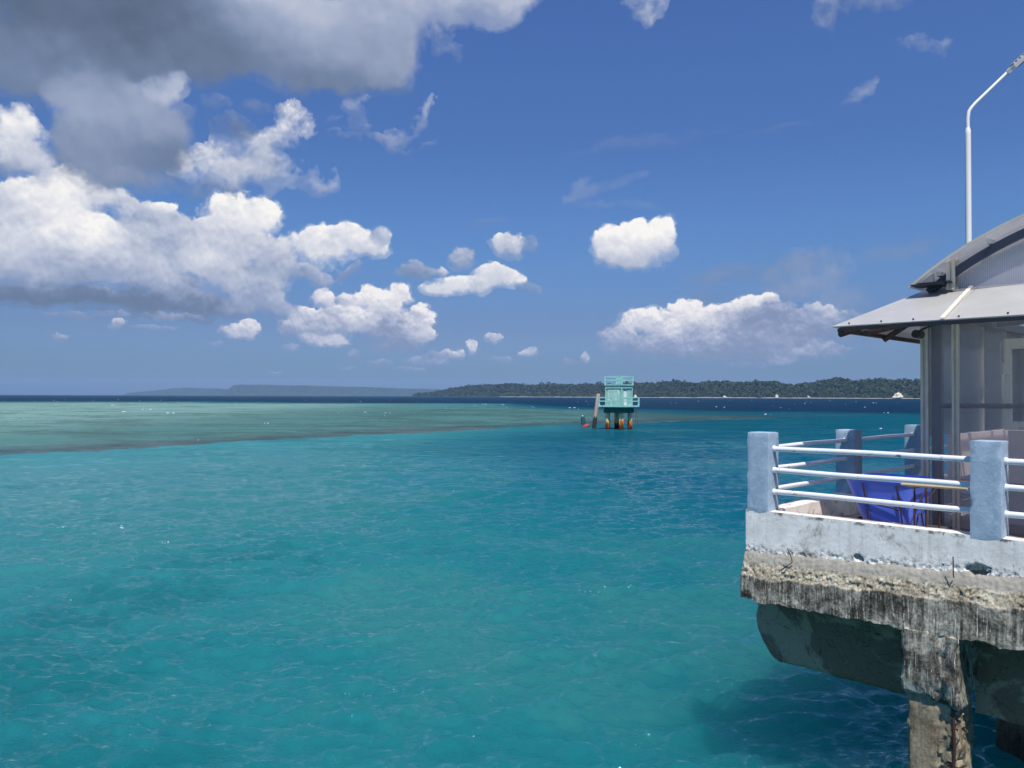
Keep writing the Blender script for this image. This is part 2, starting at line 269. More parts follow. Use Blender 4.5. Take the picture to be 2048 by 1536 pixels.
class MB:
    """collects shapes and links them as ONE mesh object"""
    def __init__(s): s.v = []; s.f = []; s.a = []
    def add(s, vs, fs, at=0.0):
        o = len(s.v); s.v += [tuple(p) for p in vs]; s.f += [tuple(i + o for i in q) for q in fs]
        s.a += list(at) if isinstance(at, (list, np.ndarray)) else [at] * len(vs)
        return s
    def box(s, x0, x1, y0, y1, z0, z1, at=0.0):
        vs = [(x, y, z) for z in (z0, z1) for y in (y0, y1) for x in (x0, x1)]
        return s.add(vs, [(0, 2, 3, 1), (4, 5, 7, 6), (0, 1, 5, 4), (2, 6, 7, 3), (0, 4, 6, 2), (1, 3, 7, 5)], at)
    def hexa(s, bottom, top, at=0.0):
        return s.add(list(bottom) + list(top), [(3, 2, 1, 0), (4, 5, 6, 7), (0, 1, 5, 4), (1, 2, 6, 5), (2, 3, 7, 6), (3, 0, 4, 7)], at)
    def tube(s, pts, r, seg=10, cap=True, at=0.0):
        pts = [Vector(p) for p in pts]; rs = r if isinstance(r, (list, tuple)) else [r] * len(pts)
        vs = []; fs = []
        t0 = (pts[1] - pts[0]).normalized()
        ref = Vector((0, 0, 1)) if abs(t0.z) < 0.9 else Vector((1, 0, 0))
        nrm = t0.cross(ref).normalized()
        for i, p in enumerate(pts):
            t = ((pts[i] - pts[i - 1]).normalized() if i else t0) + ((pts[i + 1] - p).normalized() if i < len(pts) - 1 else (p - pts[i - 1]).normalized())
            t.normalize(); nrm = (nrm - t * nrm.dot(t)).normalized(); bn = t.cross(nrm)
            for k in range(seg):
                a = 2 * math.pi * k / seg
                vs.append(p + nrm * (rs[i] * math.cos(a)) + bn * (rs[i] * math.sin(a)))
        for i in range(len(pts) - 1):
            for k in range(seg):
                a, b = i * seg + k, i * seg + (k + 1) % seg
                fs.append((a, b, b + seg, a + seg))
        if cap:
            fs.append(tuple(range(seg))[::-1]); fs.append(tuple(range((len(pts) - 1) * seg, len(pts) * seg)))
        return s.add(vs, fs, at)
    def prism(s, poly, axis, a0, a1, at=0.0):
        """poly: 2-D outline in the two other axes; extruded along axis from a0 to a1"""
        n = len(poly)
        def p3(q, t):
            return {'x': (t, q[0], q[1]), 'y': (q[0], t, q[1]), 'z': (q[0], q[1], t)}[axis]
        vs = [p3(q, a0) for q in poly] + [p3(q, a1) for q in poly]
        fs = [tuple(range(n))[::-1], tuple(range(n, 2 * n))] + [(i, (i + 1) % n, n + (i + 1) % n, n + i) for i in range(n)]
        return s.add(vs, fs, at)
    def rough_box(s, x0, x1, y0, y1, z0, z1, step=0.05, amp=0.006, freq=9.0, fn=None, rnd=0.012):
        """a box cut into small faces, its skin pushed about by noise, edges worn"""
        idx = {}; vs = []; fs = []
        L = ((x0, x1), (y0, y1), (z0, z1))
        n = [max(1, int(round((b - a) / step))) for a, b in L]
        c = [(a + b) / 2 for a, b in L]; h = [(b - a) / 2 for a, b in L]
        def vert(i, j, k):
            key = (i, j, k)
            if key not in idx:
                idx[key] = len(vs)
                p = Vector((L[0][0] + (L[0][1] - L[0][0]) * i / n[0], L[1][0] + (L[1][1] - L[1][0]) * j / n[1], L[2][0] + (L[2][1] - L[2][0]) * k / n[2]))
                onf = [abs(abs(p[q] - c[q]) - h[q]) < 1e-6 for q in range(3)]
                if sum(onf) > 1:
                    for q in range(3):
                        if onf[q]: p[q] -= math.copysign(rnd * (0.6 + 0.8 * mn.noise(p * 11.0)), p[q] - c[q])
                d = mn.noise_vector(p * freq) * amp + mn.noise_vector(p * freq * 3.1) * amp * 0.5 + mn.noise_vector(p * freq * 8.3) * amp * 0.25
                p = p + d
                if fn: p = fn(p)
                vs.append(p)
            return idx[key]
        for q in range(3):
            a, b = [t for t in range(3) if t != q]
            for side in (0, n[q]):
                for i in range(n[a]):
                    for j in range(n[b]):
                        def at(i_, j_):
                            t = [0, 0, 0]; t[q] = side; t[a] = i_; t[b] = j_; return vert(*t)
                        f = (at(i, j), at(i + 1, j), at(i + 1, j + 1), at(i, j + 1))
                        flip = (side == 0) != (q == 1)
                        fs.append(f[::-1] if flip else f)
        return s.add(vs, fs)
    def build(s, name, mat, parent=None, org=(0, 0, 0), smooth=False, attr=None, bevel=0.0, loc=None, rotz=None, sharp=None):
        me = bpy.data.meshes.new(name)
        o = Vector(org)
        me.from_pydata([tuple(Vector(p) - o) for p in s.v], [], s.f); me.update()
        if attr:
            A = me.attributes.new(attr, 'FLOAT', 'POINT'); A.data.foreach_set('value', [float(x) for x in s.a])
        if bevel > 0:
            bm = bmesh.new(); bm.from_mesh(me)
            bmesh.ops.bevel(bm, geom=[e for e in bm.edges if len(e.link_faces) == 2 and e.calc_face_angle() > 0.5], offset=bevel, segments=2, affect='EDGES', clamp_overlap=True)
            bm.to_mesh(me); bm.free()
        for m in (mat if isinstance(mat, (list, tuple)) else [mat]): me.materials.append(m)
        if smooth:
            me.polygons.foreach_set('use_smooth', [True] * len(me.polygons))
            if sharp:
                try: me.set_sharp_from_angle(angle=R(sharp))
                except Exception: pass
        ob = bpy.data.objects.new(name, me); C.objects.link(ob)
        if parent: ob.parent = parent
        if loc is not None: ob.location = loc
        if rotz is not None: ob.rotation_euler = (0, 0, rotz)
        return ob
import bmesh

def tag(o, label, cat, group=None):
    o['label'] = label; o['category'] = cat
    if group: o['group'] = group
    return o
def kind(o, k): o['kind'] = k; return o
def thing(name, label, cat, loc, rotz=0.0, group=None):
    o = bpy.data.objects.new(name, None); C.objects.link(o); o.empty_display_size = 0.3
    o.location = loc; o.rotation_euler = (0, 0, rotz)
    return tag(o, label, cat, group)
def deck_thing(name, label, cat, u, v, z, group=None):
    return thing(name, label, cat, W(u, v, z), -ANG, group)

# ------------------------------------------------------------------ materials
def mat(name):
    m = bpy.data.materials.new(name); m.use_nodes = True
    t = NT(m.node_tree); t.n.clear()
    out = t.new('ShaderNodeOutputMaterial'); t.out = out
    return m, t
def principled(t, color=None, rough=0.6, metal=0.0, bump=None, bstr=0.3, bdist=0.01, ior=1.5, spec=0.5, **kw):
    p = t.new('ShaderNodeBsdfPrincipled')
    if color is not None: t.put(p.inputs['Base Color'], (*color, 1) if isinstance(color, tuple) else color)
    t.put(p.inputs['Roughness'], rough); t.put(p.inputs['Metallic'], metal); p.inputs['IOR'].default_value = ior
    p.inputs['Specular IOR Level'].default_value = spec
    if bump is not None:
        b = t.new('ShaderNodeBump'); b.inputs['Strength'].default_value = bstr; b.inputs['Distance'].default_value = bdist
        t.put(b.inputs['Height'], bump); t.l.new(b.outputs[0], p.inputs['Normal'])
    for k, v in kw.items(): t.put(p.inputs[k], v)
    return p.outputs[0]
def surf(t, s): t.l.new(s, t.out.inputs['Surface'])
def opos(t): return t.new('ShaderNodeTexCoord').outputs['Object']
def wpos(t): return t.new('ShaderNodeNewGeometry').outputs['Position']

def m_simple(name, col, rough=0.5, var=0.12, scale=6.0, metal=0.0, bstr=0.1, bscale=60.0, dirt=None, dirt_amt=0.0, spec=0.5):
    m, t = mat(name); p = opos(t)
    n = t.noise(p, scale, 5, 0.6)
    c = t.mix(n, tuple(x * (1 - var) for x in col), tuple(min(1, x * (1 + var)) for x in col))
    if dirt:
        d = t.mapr(t.noise(p, scale * 1.7, 6, 0.65, dist=0.6), 0.58 - dirt_amt * 0.25, 0.72 - dirt_amt * 0.2)
        c = t.mix(t.math('MULTIPLY', d, 0.85), c, dirt)
    surf(t, principled(t, c, t.mapr(n, 0.2, 0.8, rough * 0.85, min(1, rough * 1.15)), metal, t.noise(p, bscale, 4), bstr, 0.004, spec=spec))
    return m

def m_concrete():
    """old grey marine concrete: blotches, dark growth, a few pale runs, wet foot"""
    m, t = mat('weathered_concrete'); p = wpos(t)
    x, y, z = t.sep(p)
    st = t.comb(t.math('MULTIPLY', x, 16.0), t.math('MULTIPLY', y, 16.0), t.math('MULTIPLY', z, 1.3))
    runs = t.noise(st, 1.0, 6, 0.66, dist=0.3)
    big = t.noise(p, 1.7, 7, 0.64, dist=0.5)
    fine = t.noise(p, 30.0, 7, 0.74)
    k = t.math('MULTIPLY_ADD', runs, 0.22, t.math('MULTIPLY_ADD', fine, 0.28, t.math('MULTIPLY', big, 0.5)))
    c = t.ramp(k, [(0.36, srgb(78, 69, 55)), (0.45, srgb(118, 107, 88)), (0.54, srgb(158, 147, 124)), (0.64, srgb(204, 193, 170))])
    mould = t.mapr(t.noise(p, 4.3, 7, 0.72, dist=0.8), 0.55, 0.66)
    c = t.mix(t.math('MULTIPLY', mould, 0.6), c, srgb(58, 50, 40))
    salt = t.math('MULTIPLY', t.mapr(runs, 0.60, 0.66), t.mapr(t.noise(p, 2.3, 4), 0.42, 0.6))
    c = t.mix(t.math('MULTIPLY', salt, 0.5), c, srgb(196, 190, 176))
    wet = t.mapr(z, 0.55, 0.05)
    c = t.mix(t.math('MULTIPLY', wet, 0.8), c, srgb(52, 52, 40))
    h = t.math('MULTIPLY_ADD', t.noise(p, 90.0, 4), 0.3, fine)
    surf(t, principled(t, c, 0.9, 0, h, 0.6, 0.012, spec=0.25))
    return m
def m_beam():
    """shaded beam browned to offset the teal bounce light: blotchy dark skin with paler worn fields and a few knocked-off spots"""
    m, t = mat('shade_browned_concrete'); p = wpos(t); x, y, z = t.sep(p)  # shade copy of the concrete: warmer colour counters the teal bounce light
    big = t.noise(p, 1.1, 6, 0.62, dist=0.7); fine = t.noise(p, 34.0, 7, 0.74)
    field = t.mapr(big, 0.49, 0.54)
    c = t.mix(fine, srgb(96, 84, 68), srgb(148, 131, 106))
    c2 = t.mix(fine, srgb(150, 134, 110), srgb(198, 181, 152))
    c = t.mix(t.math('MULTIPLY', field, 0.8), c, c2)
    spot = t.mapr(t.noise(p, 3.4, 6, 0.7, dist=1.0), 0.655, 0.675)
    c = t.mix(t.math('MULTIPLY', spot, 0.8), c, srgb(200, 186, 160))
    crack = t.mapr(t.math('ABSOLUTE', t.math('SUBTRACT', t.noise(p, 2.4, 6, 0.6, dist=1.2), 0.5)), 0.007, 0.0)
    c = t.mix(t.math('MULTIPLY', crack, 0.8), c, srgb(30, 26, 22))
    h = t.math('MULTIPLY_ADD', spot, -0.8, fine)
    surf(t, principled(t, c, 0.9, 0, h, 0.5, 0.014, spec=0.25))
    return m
def m_face():
    """front of the deck edge: white limewash above (attribute near 1), bare mortar, rough aggregate and streaked concrete below"""
    m, t = mat('limewashed_concrete'); p = wpos(t); x, y, z = t.sep(p)
    a = t.new('ShaderNodeAttribute', attribute_name='wash').outputs['Fac']
    wob = t.noise(p, 3.0, 3, 0.5)
    st = t.comb(t.math('MULTIPLY_ADD', wob, 0.8, t.math('MULTIPLY', x, 26.0)), t.math('MULTIPLY', y, 26.0), t.math('MULTIPLY', z, 1.2))
    runs = t.noise(st, 1.0, 7, 0.70); runs2 = t.noise(st, 2.3, 5, 0.65)
    big = t.noise(p, 3.2, 6, 0.66, dist=0.6); fine = t.noise(p, 42.0, 7, 0.75)
    k = t.math('MULTIPLY_ADD', runs, 0.30, t.math('MULTIPLY_ADD', fine, 0.25, t.math('MULTIPLY', big, 0.45)))
    low = t.ramp(k, [(0.42, srgb(44, 42, 37)), (0.475, srgb(80, 77, 68)), (0.52, srgb(132, 127, 114)), (0.58, srgb(190, 184, 169))])
    drip = t.math('MULTIPLY', t.mapr(runs2, 0.575, 0.63), t.mapr(t.noise(p, 4.0, 4, 0.6), 0.36, 0.55))
    low = t.mix(t.math('MULTIPLY', drip, 0.9), low, srgb(218, 213, 200))
    mor = t.mix(t.math('MULTIPLY_ADD', fine, 0.6, t.math('MULTIPLY', big, 0.4)), srgb(118, 113, 102), srgb(190, 185, 172))
    agg = t.ramp(t.math('ADD', t.math('MULTIPLY', fine, 0.65), t.math('MULTIPLY', big, 0.35)), [(0.36, srgb(66, 60, 48)), (0.48, srgb(150, 141, 120)), (0.6, srgb(214, 206, 186))])
    c = t.mix(t.mapr(a, 0.12, 0.30), low, agg)
    c = t.mix(t.mapr(a, 0.42, 0.55), c, mor)
    # limewash
    grime = t.mapr(t.noise(st, 0.45, 6, 0.66), 0.50, 0.70)
    wash = t.mix(t.mapr(t.noise(p, 4.0, 7, 0.7), 0.3, 0.7), srgb(222, 219, 212), srgb(249, 246, 239))
    wash = t.mix(t.math('MULTIPLY', grime, 0.35), wash, srgb(172, 166, 156))
    pat = t.math('MULTIPLY', t.mapr(t.noise(t.vec('MULTIPLY', p, (1, 1, .55)), 3.1, 7, 0.7, dist=0.5), 0.555, 0.66), 1.0)
    wash = t.mix(t.math('MULTIPLY', pat, 0.7), wash, srgb(138, 126, 108))
    hair = t.mapr(t.math('ABSOLUTE', t.math('SUBTRACT', t.noise(p, 5.0, 6, 0.62, dist=1.4), 0.5)), 0.006, 0.0)
    wash = t.mix(t.math('MULTIPLY', hair, t.math('MULTIPLY', 0.7, t.mapr(big, 0.45, 0.6))), wash, srgb(70, 66, 62))
    wm = t.math('ADD', a, t.math('MULTIPLY', t.math('SUBTRACT', t.noise(p, 16.0, 6, 0.7), 0.5), 0.5))
    c = t.mix(t.mapr(wm, 0.74, 0.80), c, wash)
    crack = t.mapr(t.noise(t.vec('MULTIPLY', p, (1, 1, 1.6)), 20.0, 7, 0.72, dist=0.9), 0.575, 0.615)
    band = t.math('MULTIPLY', t.mapr(a, 0.70, 0.80), t.mapr(a, 0.96, 0.82))
    c = t.mix(t.math('MULTIPLY', crack, band), c, srgb(44, 41, 38))
    top = t.math('MULTIPLY', t.mapr(z, 3.22, 3.25), t.mapr(t.noise(p, 9.0, 6, 0.7), 0.5, 0.6))
    c = t.mix(t.math('MULTIPLY', top, 0.8), c, srgb(60, 56, 52))
    h = t.math('MULTIPLY_ADD', t.noise(p, 110.0, 4), 0.35, fine)
    h = t.math('MULTIPLY', h, t.mapr(a, 0.80, 0.92, 1.0, 0.35))
    surf(t, principled(t, c, 0.88, 0, h, 0.5, 0.012, spec=0.25))
    return m
def m_bluepost():
    m, t = mat('pale_blue_plaster'); p = wpos(t)
    n1 = t.noise(p, 4.0, 6, 0.68, dist=0.8); n2 = t.noise(p, 22.0, 6, 0.7)
    c = t.mix(t.mapr(n1, 0.3, 0.72), srgb(140, 162, 180), srgb(166, 186, 202))
    c = t.mix(t.mapr(n2, 0.52, 0.70, 0, 0.55), c, srgb(198, 212, 222))
    c = t.mix(t.mapr(t.noise(p, 9.0, 7, 0.7, dist=1.5), 0.63, 0.70, 0, 0.6), c, srgb(92, 112, 132))
    surf(t, principled(t, c, 0.8, 0, t.math('MULTIPLY_ADD', n1, 0.8, n2), 0.35, 0.01, spec=0.3))
    return m
def m_whitepipe():
    m, t = mat('white_painted_pipe'); p = wpos(t)
    chips = t.mapr(t.noise(p, 13.0, 7, 0.75, dist=1.0), 0.628, 0.645)
    n = t.noise(p, 5.0, 5)
    c = t.mix(n, srgb(214, 217, 226), srgb(238, 238, 241))
    c = t.mix(chips, c, srgb(86, 80, 78))
    c = t.mix(t.mapr(t.noise(t.vec('MULTIPLY', p, (1, 1, 2.5)), 3.7, 7, 0.7, dist=0.6), 0.66, 0.74, 0, .7), c, srgb(150, 112, 88))
    surf(t, principled(t, c, 0.42, 0, chips, -0.3, 0.003))
    return m
def m_alu():
    m, t = mat('aluminium_profile'); p = wpos(t)
    n = t.noise(p, 9.0, 5, 0.6)
    c = t.mix(n, srgb(176, 170, 154), srgb(206, 202, 190))
    surf(t, principled(t, c, 0.45, 0.15, n, 0.05, 0.003))
    return m
def m_poly(name, tint, opac, diff, gloss_rough=0.12, flute=None, axis=0, trans=0.5):
    """twin-wall polycarbonate: partly clear, partly milky, with fine flutes"""
    m, t = mat(name); p = opos(t); xyz = t.sep(p)
    tr = t.new('ShaderNodeBsdfTransparent'); t.put(tr.inputs[0], (*tint, 1))
    n = t.noise(p, 1.6, 5, 0.6)
    col = t.mix(n, tuple(x * 0.9 for x in diff), tuple(min(1, x * 1.08) for x in diff))
    b = t.new('ShaderNodeBump'); b.inputs['Strength'].default_value = 0.4; b.inputs['Distance'].default_value = 0.0007
    w = t.math('SINE', t.math('MULTIPLY', xyz[axis], 2 * math.pi / (flute or 0.02)))
    t.put(b.inputs['Height'], w)
    dif = principled(t, col, gloss_rough, 0, None, spec=0.5)
    t.l.new(b.outputs[0], dif.node.inputs['Normal'])
    tl = t.new('ShaderNodeBsdfTranslucent'); t.put(tl.inputs[0], col)
    ms = t.new('ShaderNodeMixShader'); ms.inputs[0].default_value = trans
    t.l.new(dif, ms.inputs[1]); t.l.new(tl.outputs[0], ms.inputs[2])
    f = t.math('MULTIPLY_ADD', w, 0.07 * min(1.0, opac * 2.2), opac)
    f = t.math('MULTIPLY_ADD', t.math('SUBTRACT', n, 0.5), 0.25, f, clamp=True)
    fr = t.new('ShaderNodeFresnel'); fr.inputs[0].default_value = 1.12
    mx = t.new('ShaderNodeMixShader'); t.put(mx.inputs[0], f); t.l.new(tr.outputs[0], mx.inputs[1]); t.l.new(ms.outputs[0], mx.inputs[2])
    gl = t.new('ShaderNodeBsdfGlossy'); gl.inputs['Roughness'].default_value = gloss_rough
    t.l.new(b.outputs[0], gl.inputs['Normal'])
    m2 = t.new('ShaderNodeMixShader'); t.l.new(fr.outputs[0], m2.inputs[0]); t.l.new(mx.outputs[0], m2.inputs[1]); t.l.new(gl.outputs[0], m2.inputs[2])
    surf(t, m2.outputs[0])
    return m
def m_rustpile():
    m, t = mat('rusty_steel_pile'); p = opos(t); x, y, z = t.sep(p)
    st = t.comb(t.math('MULTIPLY', x, 3.5), t.math('MULTIPLY', y, 3.5), t.math('MULTIPLY', z, 0.9))
    n = t.noise(st, 1.0, 6, 0.65, dist=0.6)
    lvl = t.math('SUBTRACT', 1.25, z)                       # rust climbs from the water
    k = t.math('MULTIPLY_ADD', t.math('SUBTRACT', n, 0.5), 2.4, lvl)
    c = t.ramp(t.math('MULTIPLY_ADD', k, 0.4, 0.4), [(0.36, srgb(214, 200, 160)), (0.46, srgb(214, 170, 96)), (0.55, srgb(160, 88, 34)), (0.72, srgb(92, 46, 22)), (0.9, srgb(58, 38, 26))])
    surf(t, principled(t, c, 0.85, 0, n, 0.4, 0.05, spec=0.2))
    return m
def m_turq(name='peeling_turquoise_paint', a=(128, 180, 172), b=(168, 210, 199), bare=(206, 222, 210), amt=0.5):
    m, t = mat(name); p = opos(t)
    n = t.noise(p, 1.7, 7, 0.68, dist=0.8)
    c = t.mix(t.noise(p, 0.9, 5), srgb(*a), srgb(*b))
    c = t.mix(t.mapr(n, 0.62 - 0.12 * amt, 0.70 - 0.1 * amt), c, srgb(*bare))
    x, y, z = t.sep(p)
    runs = t.noise(t.comb(t.math('MULTIPLY', x, 5), t.math('MULTIPLY', y, 5), t.math('MULTIPLY', z, .5)), 1, 5, .6)
    c = t.mix(t.mapr(runs, 0.56, 0.7, 0, .6), c, srgb(86, 138, 128))
    surf(t, principled(t, c, 0.75, 0, n, 0.3, 0.03, spec=0.3))
    return m

M = {}
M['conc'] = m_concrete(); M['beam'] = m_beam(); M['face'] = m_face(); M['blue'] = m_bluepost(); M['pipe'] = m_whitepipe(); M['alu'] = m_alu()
M['cream_kerb'] = m_simple('cream_painted_kerb', srgb(226, 219, 208), 0.8, 0.08, 5, dirt=srgb(170, 150, 132), dirt_amt=0.25, bstr=0.25)
M['deck'] = m_simple('pale_deck_concrete', srgb(176, 160, 146), 0.85, 0.12, 4, dirt=srgb(130, 112, 96), dirt_amt=0.4, bstr=0.3)
M['pink'] = m_simple('pinkish_painted_board', srgb(240, 222, 212), 0.7, 0.07, 3)
M['brown'] = m_simple('brown_floor_board', srgb(132, 96, 72), 0.6, 0.15, 5)
M['cream'] = m_simple('cream_frame_paint', srgb(240, 232, 210), 0.5, 0.06, 4, dirt=srgb(160, 146, 118), dirt_amt=0.1)
M['dsteel'] = m_simple('dark_blue_grey_steel', srgb(50, 58, 76), 0.45, 0.15, 6)
M['black'] = m_simple('black_trim', srgb(30, 30, 34), 0.5, 0.2, 8)
M['bpipe'] = m_simple('brown_primed_pipe', srgb(84, 60, 50), 0.55, 0.15, 6, dirt=srgb(58, 40, 32), dirt_amt=0.4)
M['tub'] = m_simple('blue_plastic', srgb(92, 122, 232), 0.38, 0.10, 4, bscale=12, bstr=0.05)
M['rust'] = m_simple('rusty_steel', srgb(64, 36, 34), 0.8, 0.3, 14, dirt=srgb(52, 32, 28), dirt_amt=0.5, bstr=0.3)
M['rustdark'] = m_simple('rusted_rebar', srgb(90, 58, 42), 0.9, 0.35, 20, dirt=srgb(54, 40, 34), dirt_amt=0.5, bstr=0.4)
M['wood'] = m_simple('worn_wooden_handle', srgb(196, 178, 142), 0.7, 0.12, 12)
M['galv'] = m_simple('white_galvanised_pole', srgb(232, 230, 224), 0.5, 0.05, 3, metal=0.0)
M['lampgrey'] = m_simple('grey_lamp_housing', srgb(176, 178, 180), 0.5, 0.1, 10)
M['dark'] = m_simple('dark_recess', srgb(34, 34, 34), 0.9, 0.2, 8)
M['lens'] = m_simple('lamp_lens', srgb(90, 94, 98), 0.2, 0.05, 8)
# polycarbonate
M['poly_wall'] = m_poly('smoky_polycarbonate_wall', (0.965, 0.97, 0.98), 0.15, (0.92, 0.91, 0.91), 0.14, 0.022, 0, 0.5)
M['poly_roof'] = m_poly('milky_polycarbonate_roof', (0.96, 0.96, 0.97), 0.34, (0.95, 0.94, 0.95), 0.22, 0.022, 1, 0.85)
M['poly_gable'] = m_poly('grey_polycarbonate_gable', (0.86, 0.85, 0.88), 0.80, (0.80, 0.78, 0.81), 0.3, 0.022, 0, 0.3)
M['poly_canopy'] = m_poly('pale_polycarbonate_canopy', (0.92, 0.93, 0.92), 0.74, (0.93, 0.915, 0.86), 0.28, 0.022, 0, 0.36)
M['turq'] = m_turq(); M['turqrail'] = m_turq('turquoise_rail_paint', (140, 206, 196), (172, 226, 214), (200, 224, 214), 0.1)
M['turqdark'] = m_turq('dark_green_concrete', (40, 92, 88), (54, 112, 104), (80, 130, 120), 0.1)
M['peel'] = m_turq('bleached_turquoise_panel', (140, 192, 180), (186, 216, 204), (222, 230, 220), 0.9)
M['rpile'] = m_rustpile()
M['whitedoor'] = m_simple('white_door_paint', srgb(236, 238, 238), 0.5, 0.03, 3)
M['leanpile'] = None
def m_lean():
    m, t = mat('grey_pile_with_dark_foot'); p = wpos(t); x, y, z = t.sep(p)
    n = t.noise(t.comb(t.math('MULTIPLY', x, 4), t.math('MULTIPLY', y, 4), z), 1.0, 6, 0.65)
    k = t.math('MULTIPLY_ADD', t.math('SUBTRACT', n, 0.5), 2.2, t.math('SUBTRACT', 1.6, z))
    c = t.mix(t.mapr(k, -0.15, 0.15), t.mix(n, srgb(140, 126, 116), srgb(190, 176, 164)), t.mix(n, srgb(44, 42, 46), srgb(66, 64, 68)))
    surf(t, principled(t, c, 0.85, 0, n, 0.4, 0.04, spec=0.2)); return m
M['leanpile'] = m_lean()
M['bgreen'] = m_simple('green_buoy_paint', srgb(22, 74, 76), 0.5, 0.15, 3, dirt=srgb(30, 50, 48), dirt_amt=0.3)
M['bred'] = m_simple('red_buoy_paint', srgb(176, 58, 64), 0.5, 0.12, 3, dirt=srgb(150, 40, 40), dirt_amt=0.3)
M['foam_and_sparkle'] = m_simple('sea_foam_and_sparkle', srgb(196, 208, 214), 0.9, 0.05, 2)

# ------------------------------------------------------------------ the sea
def fft_field(N, L, spec, seed, horiz=False):
    """periodic random field of N x N samples over L metres with amplitude spectrum spec(kx, ky)"""
    g = np.random.default_rng(seed)
    k = 2 * np.pi * np.fft.fftfreq(N, L / N)
    kx, ky = np.meshgrid(k, k, indexing='xy')
    a = spec(kx, ky) * (g.standard_normal((N, N)) + 1j * g.standard_normal((N, N)))
    return a, kx, ky
def wave_spec(wdir, V, spread=2.0, cut=0.12):
    Lp = V * V / 9.81
    def f(kx, ky):
        k2 = kx ** 2 + ky ** 2; k2[0, 0] = 1e9; k = np.sqrt(k2)
        c = (kx * wdir[0] + ky * wdir[1]) / k
        ph = np.exp(-1.0 / (k2 * Lp * Lp)) / k2 ** 2 * (np.abs(c) ** spread + 0.04) * np.exp(-k2 * cut * cut)
        return np.sqrt(ph)
    return f
def bilin(F, L, X, Y):
    N = F.shape[0]; x = (X / L) % 1.0 * N; y = (Y / L) % 1.0 * N
    i = np.floor(x).astype(int); j = np.floor(y).astype(int); fx = x - i; fy = y - j
    i %= N; j %= N; i1 = (i + 1) % N; j1 = (j + 1) % N
    return (F[j, i] * (1 - fx) + F[j, i1] * fx) * (1 - fy) + (F[j1, i] * (1 - fx) + F[j1, i1] * fx) * fy
def fractal(L, N, beta, seed):
    a, kx, ky = fft_field(N, L, lambda x, y: np.where(x ** 2 + y ** 2 > 0, np.maximum(x ** 2 + y ** 2, 1e-12) ** (-beta / 4), 0), seed)
    f = np.real(np.fft.ifft2(a)); return (f - f.mean()) / f.std()
# grid: rings spaced by what the eye can tell apart, fine inside the view, coarse behind
rows = [0.0, 2.5, 4.0, 5.2]
while rows[-1] < 16000:
    d = rows[-1]
    rows.append(d + max(0.045, min(0.42 * d * d / (CAM_Z * 773.0), d * 0.25)))
rows = np.array(rows)
angs = np.concatenate([np.linspace(-180, -58, 50, endpoint=False), np.linspace(-58, -42, 120, endpoint=False), np.linspace(-42, 42, 1060, endpoint=False), np.linspace(42, 58, 120, endpoint=False), np.linspace(58, 180, 50, endpoint=False)])
A_, R_ = np.meshgrid(np.radians(angs), rows, indexing='xy')
X = R_ * np.sin(A_); Y = R_ * np.cos(A_)
step = np.maximum(np.maximum(0.45 * R_ ** 2 / (CAM_Z * 773.0), R_ * 0.0014), 0.05)
Z = np.zeros_like(X); DX = np.zeros_like(X); DY = np.zeros_like(X)
WAVES = [(67.0, 1024, (0.30, -0.95), 3.3, 0.038, 21), (41.0, 1024, (0.05, -0.99), 2.1, 0.028, 22), (173.0, 1024, (0.1, -0.99), 5.0, 0.045, 23), (23.0, 1024, (0.30, -0.95), 1.25, 0.030, 24), (17.0, 1024, (-0.25, -0.97), 0.8, 0.018, 25)]
for (L, N, wd, V, rms, seed) in WAVES:
    a, kx, ky = fft_field(N, L, wave_spec(wd, V, 5.0, 0.05 if L < 30 else 0.10), seed)
    k = np.sqrt(kx ** 2 + ky ** 2); k[0, 0] = 1
    h0 = np.real(np.fft.ifft2(a)); a *= rms / h0.std()
    cuts = [0.0, 0.5, 1.5, 5.0, 16.0, 60.0]                     # shortest wavelength kept
    lev = np.interp(np.log(step * 1.9), np.log(np.array([0.1, 0.5, 1.5, 5.0, 16.0, 60.0])), np.arange(6.0))
    for q, cut in enumerate(cuts):
        w = np.clip(1 - np.abs(lev - q), 0, 1)
        if w.max() <= 0: continue
        filt = np.exp(-(k * cut / (2 * np.pi)) ** 2 * 1.2)
        Z += w * bilin(np.real(np.fft.ifft2(a * filt)), L, X, Y)
        if q < 4:
            ch = (1.15 if L > 30 else 0.45) * np.exp(-(k * 0.10) ** 2)         # crests drawn together, never folded over
            DX += w * bilin(np.real(np.fft.ifft2(a * filt * ch * 1j * kx / k)), L, X, Y)
            DY += w * bilin(np.real(np.fft.ifft2(a * filt * ch * 1j * ky / k)), L, X, Y)
near_ = np.clip((R_ - 3) / 4, 0, 1)
Z *= near_; X2 = X + DX * near_; Y2 = Y + DY * near_ * near_
fr1 = fractal(900.0, 1024, 3.2, 31); fr2 = fractal(60.0, 512, 2.6, 32); fr3 = fractal(4000.0, 512, 3.0, 33)
n1 = bilin(fr1, 900.0, X, Y * 1.0); n2 = bilin(fr2, 60.0, X, Y); n3 = bilin(fr3, 4000.0, X, Y)
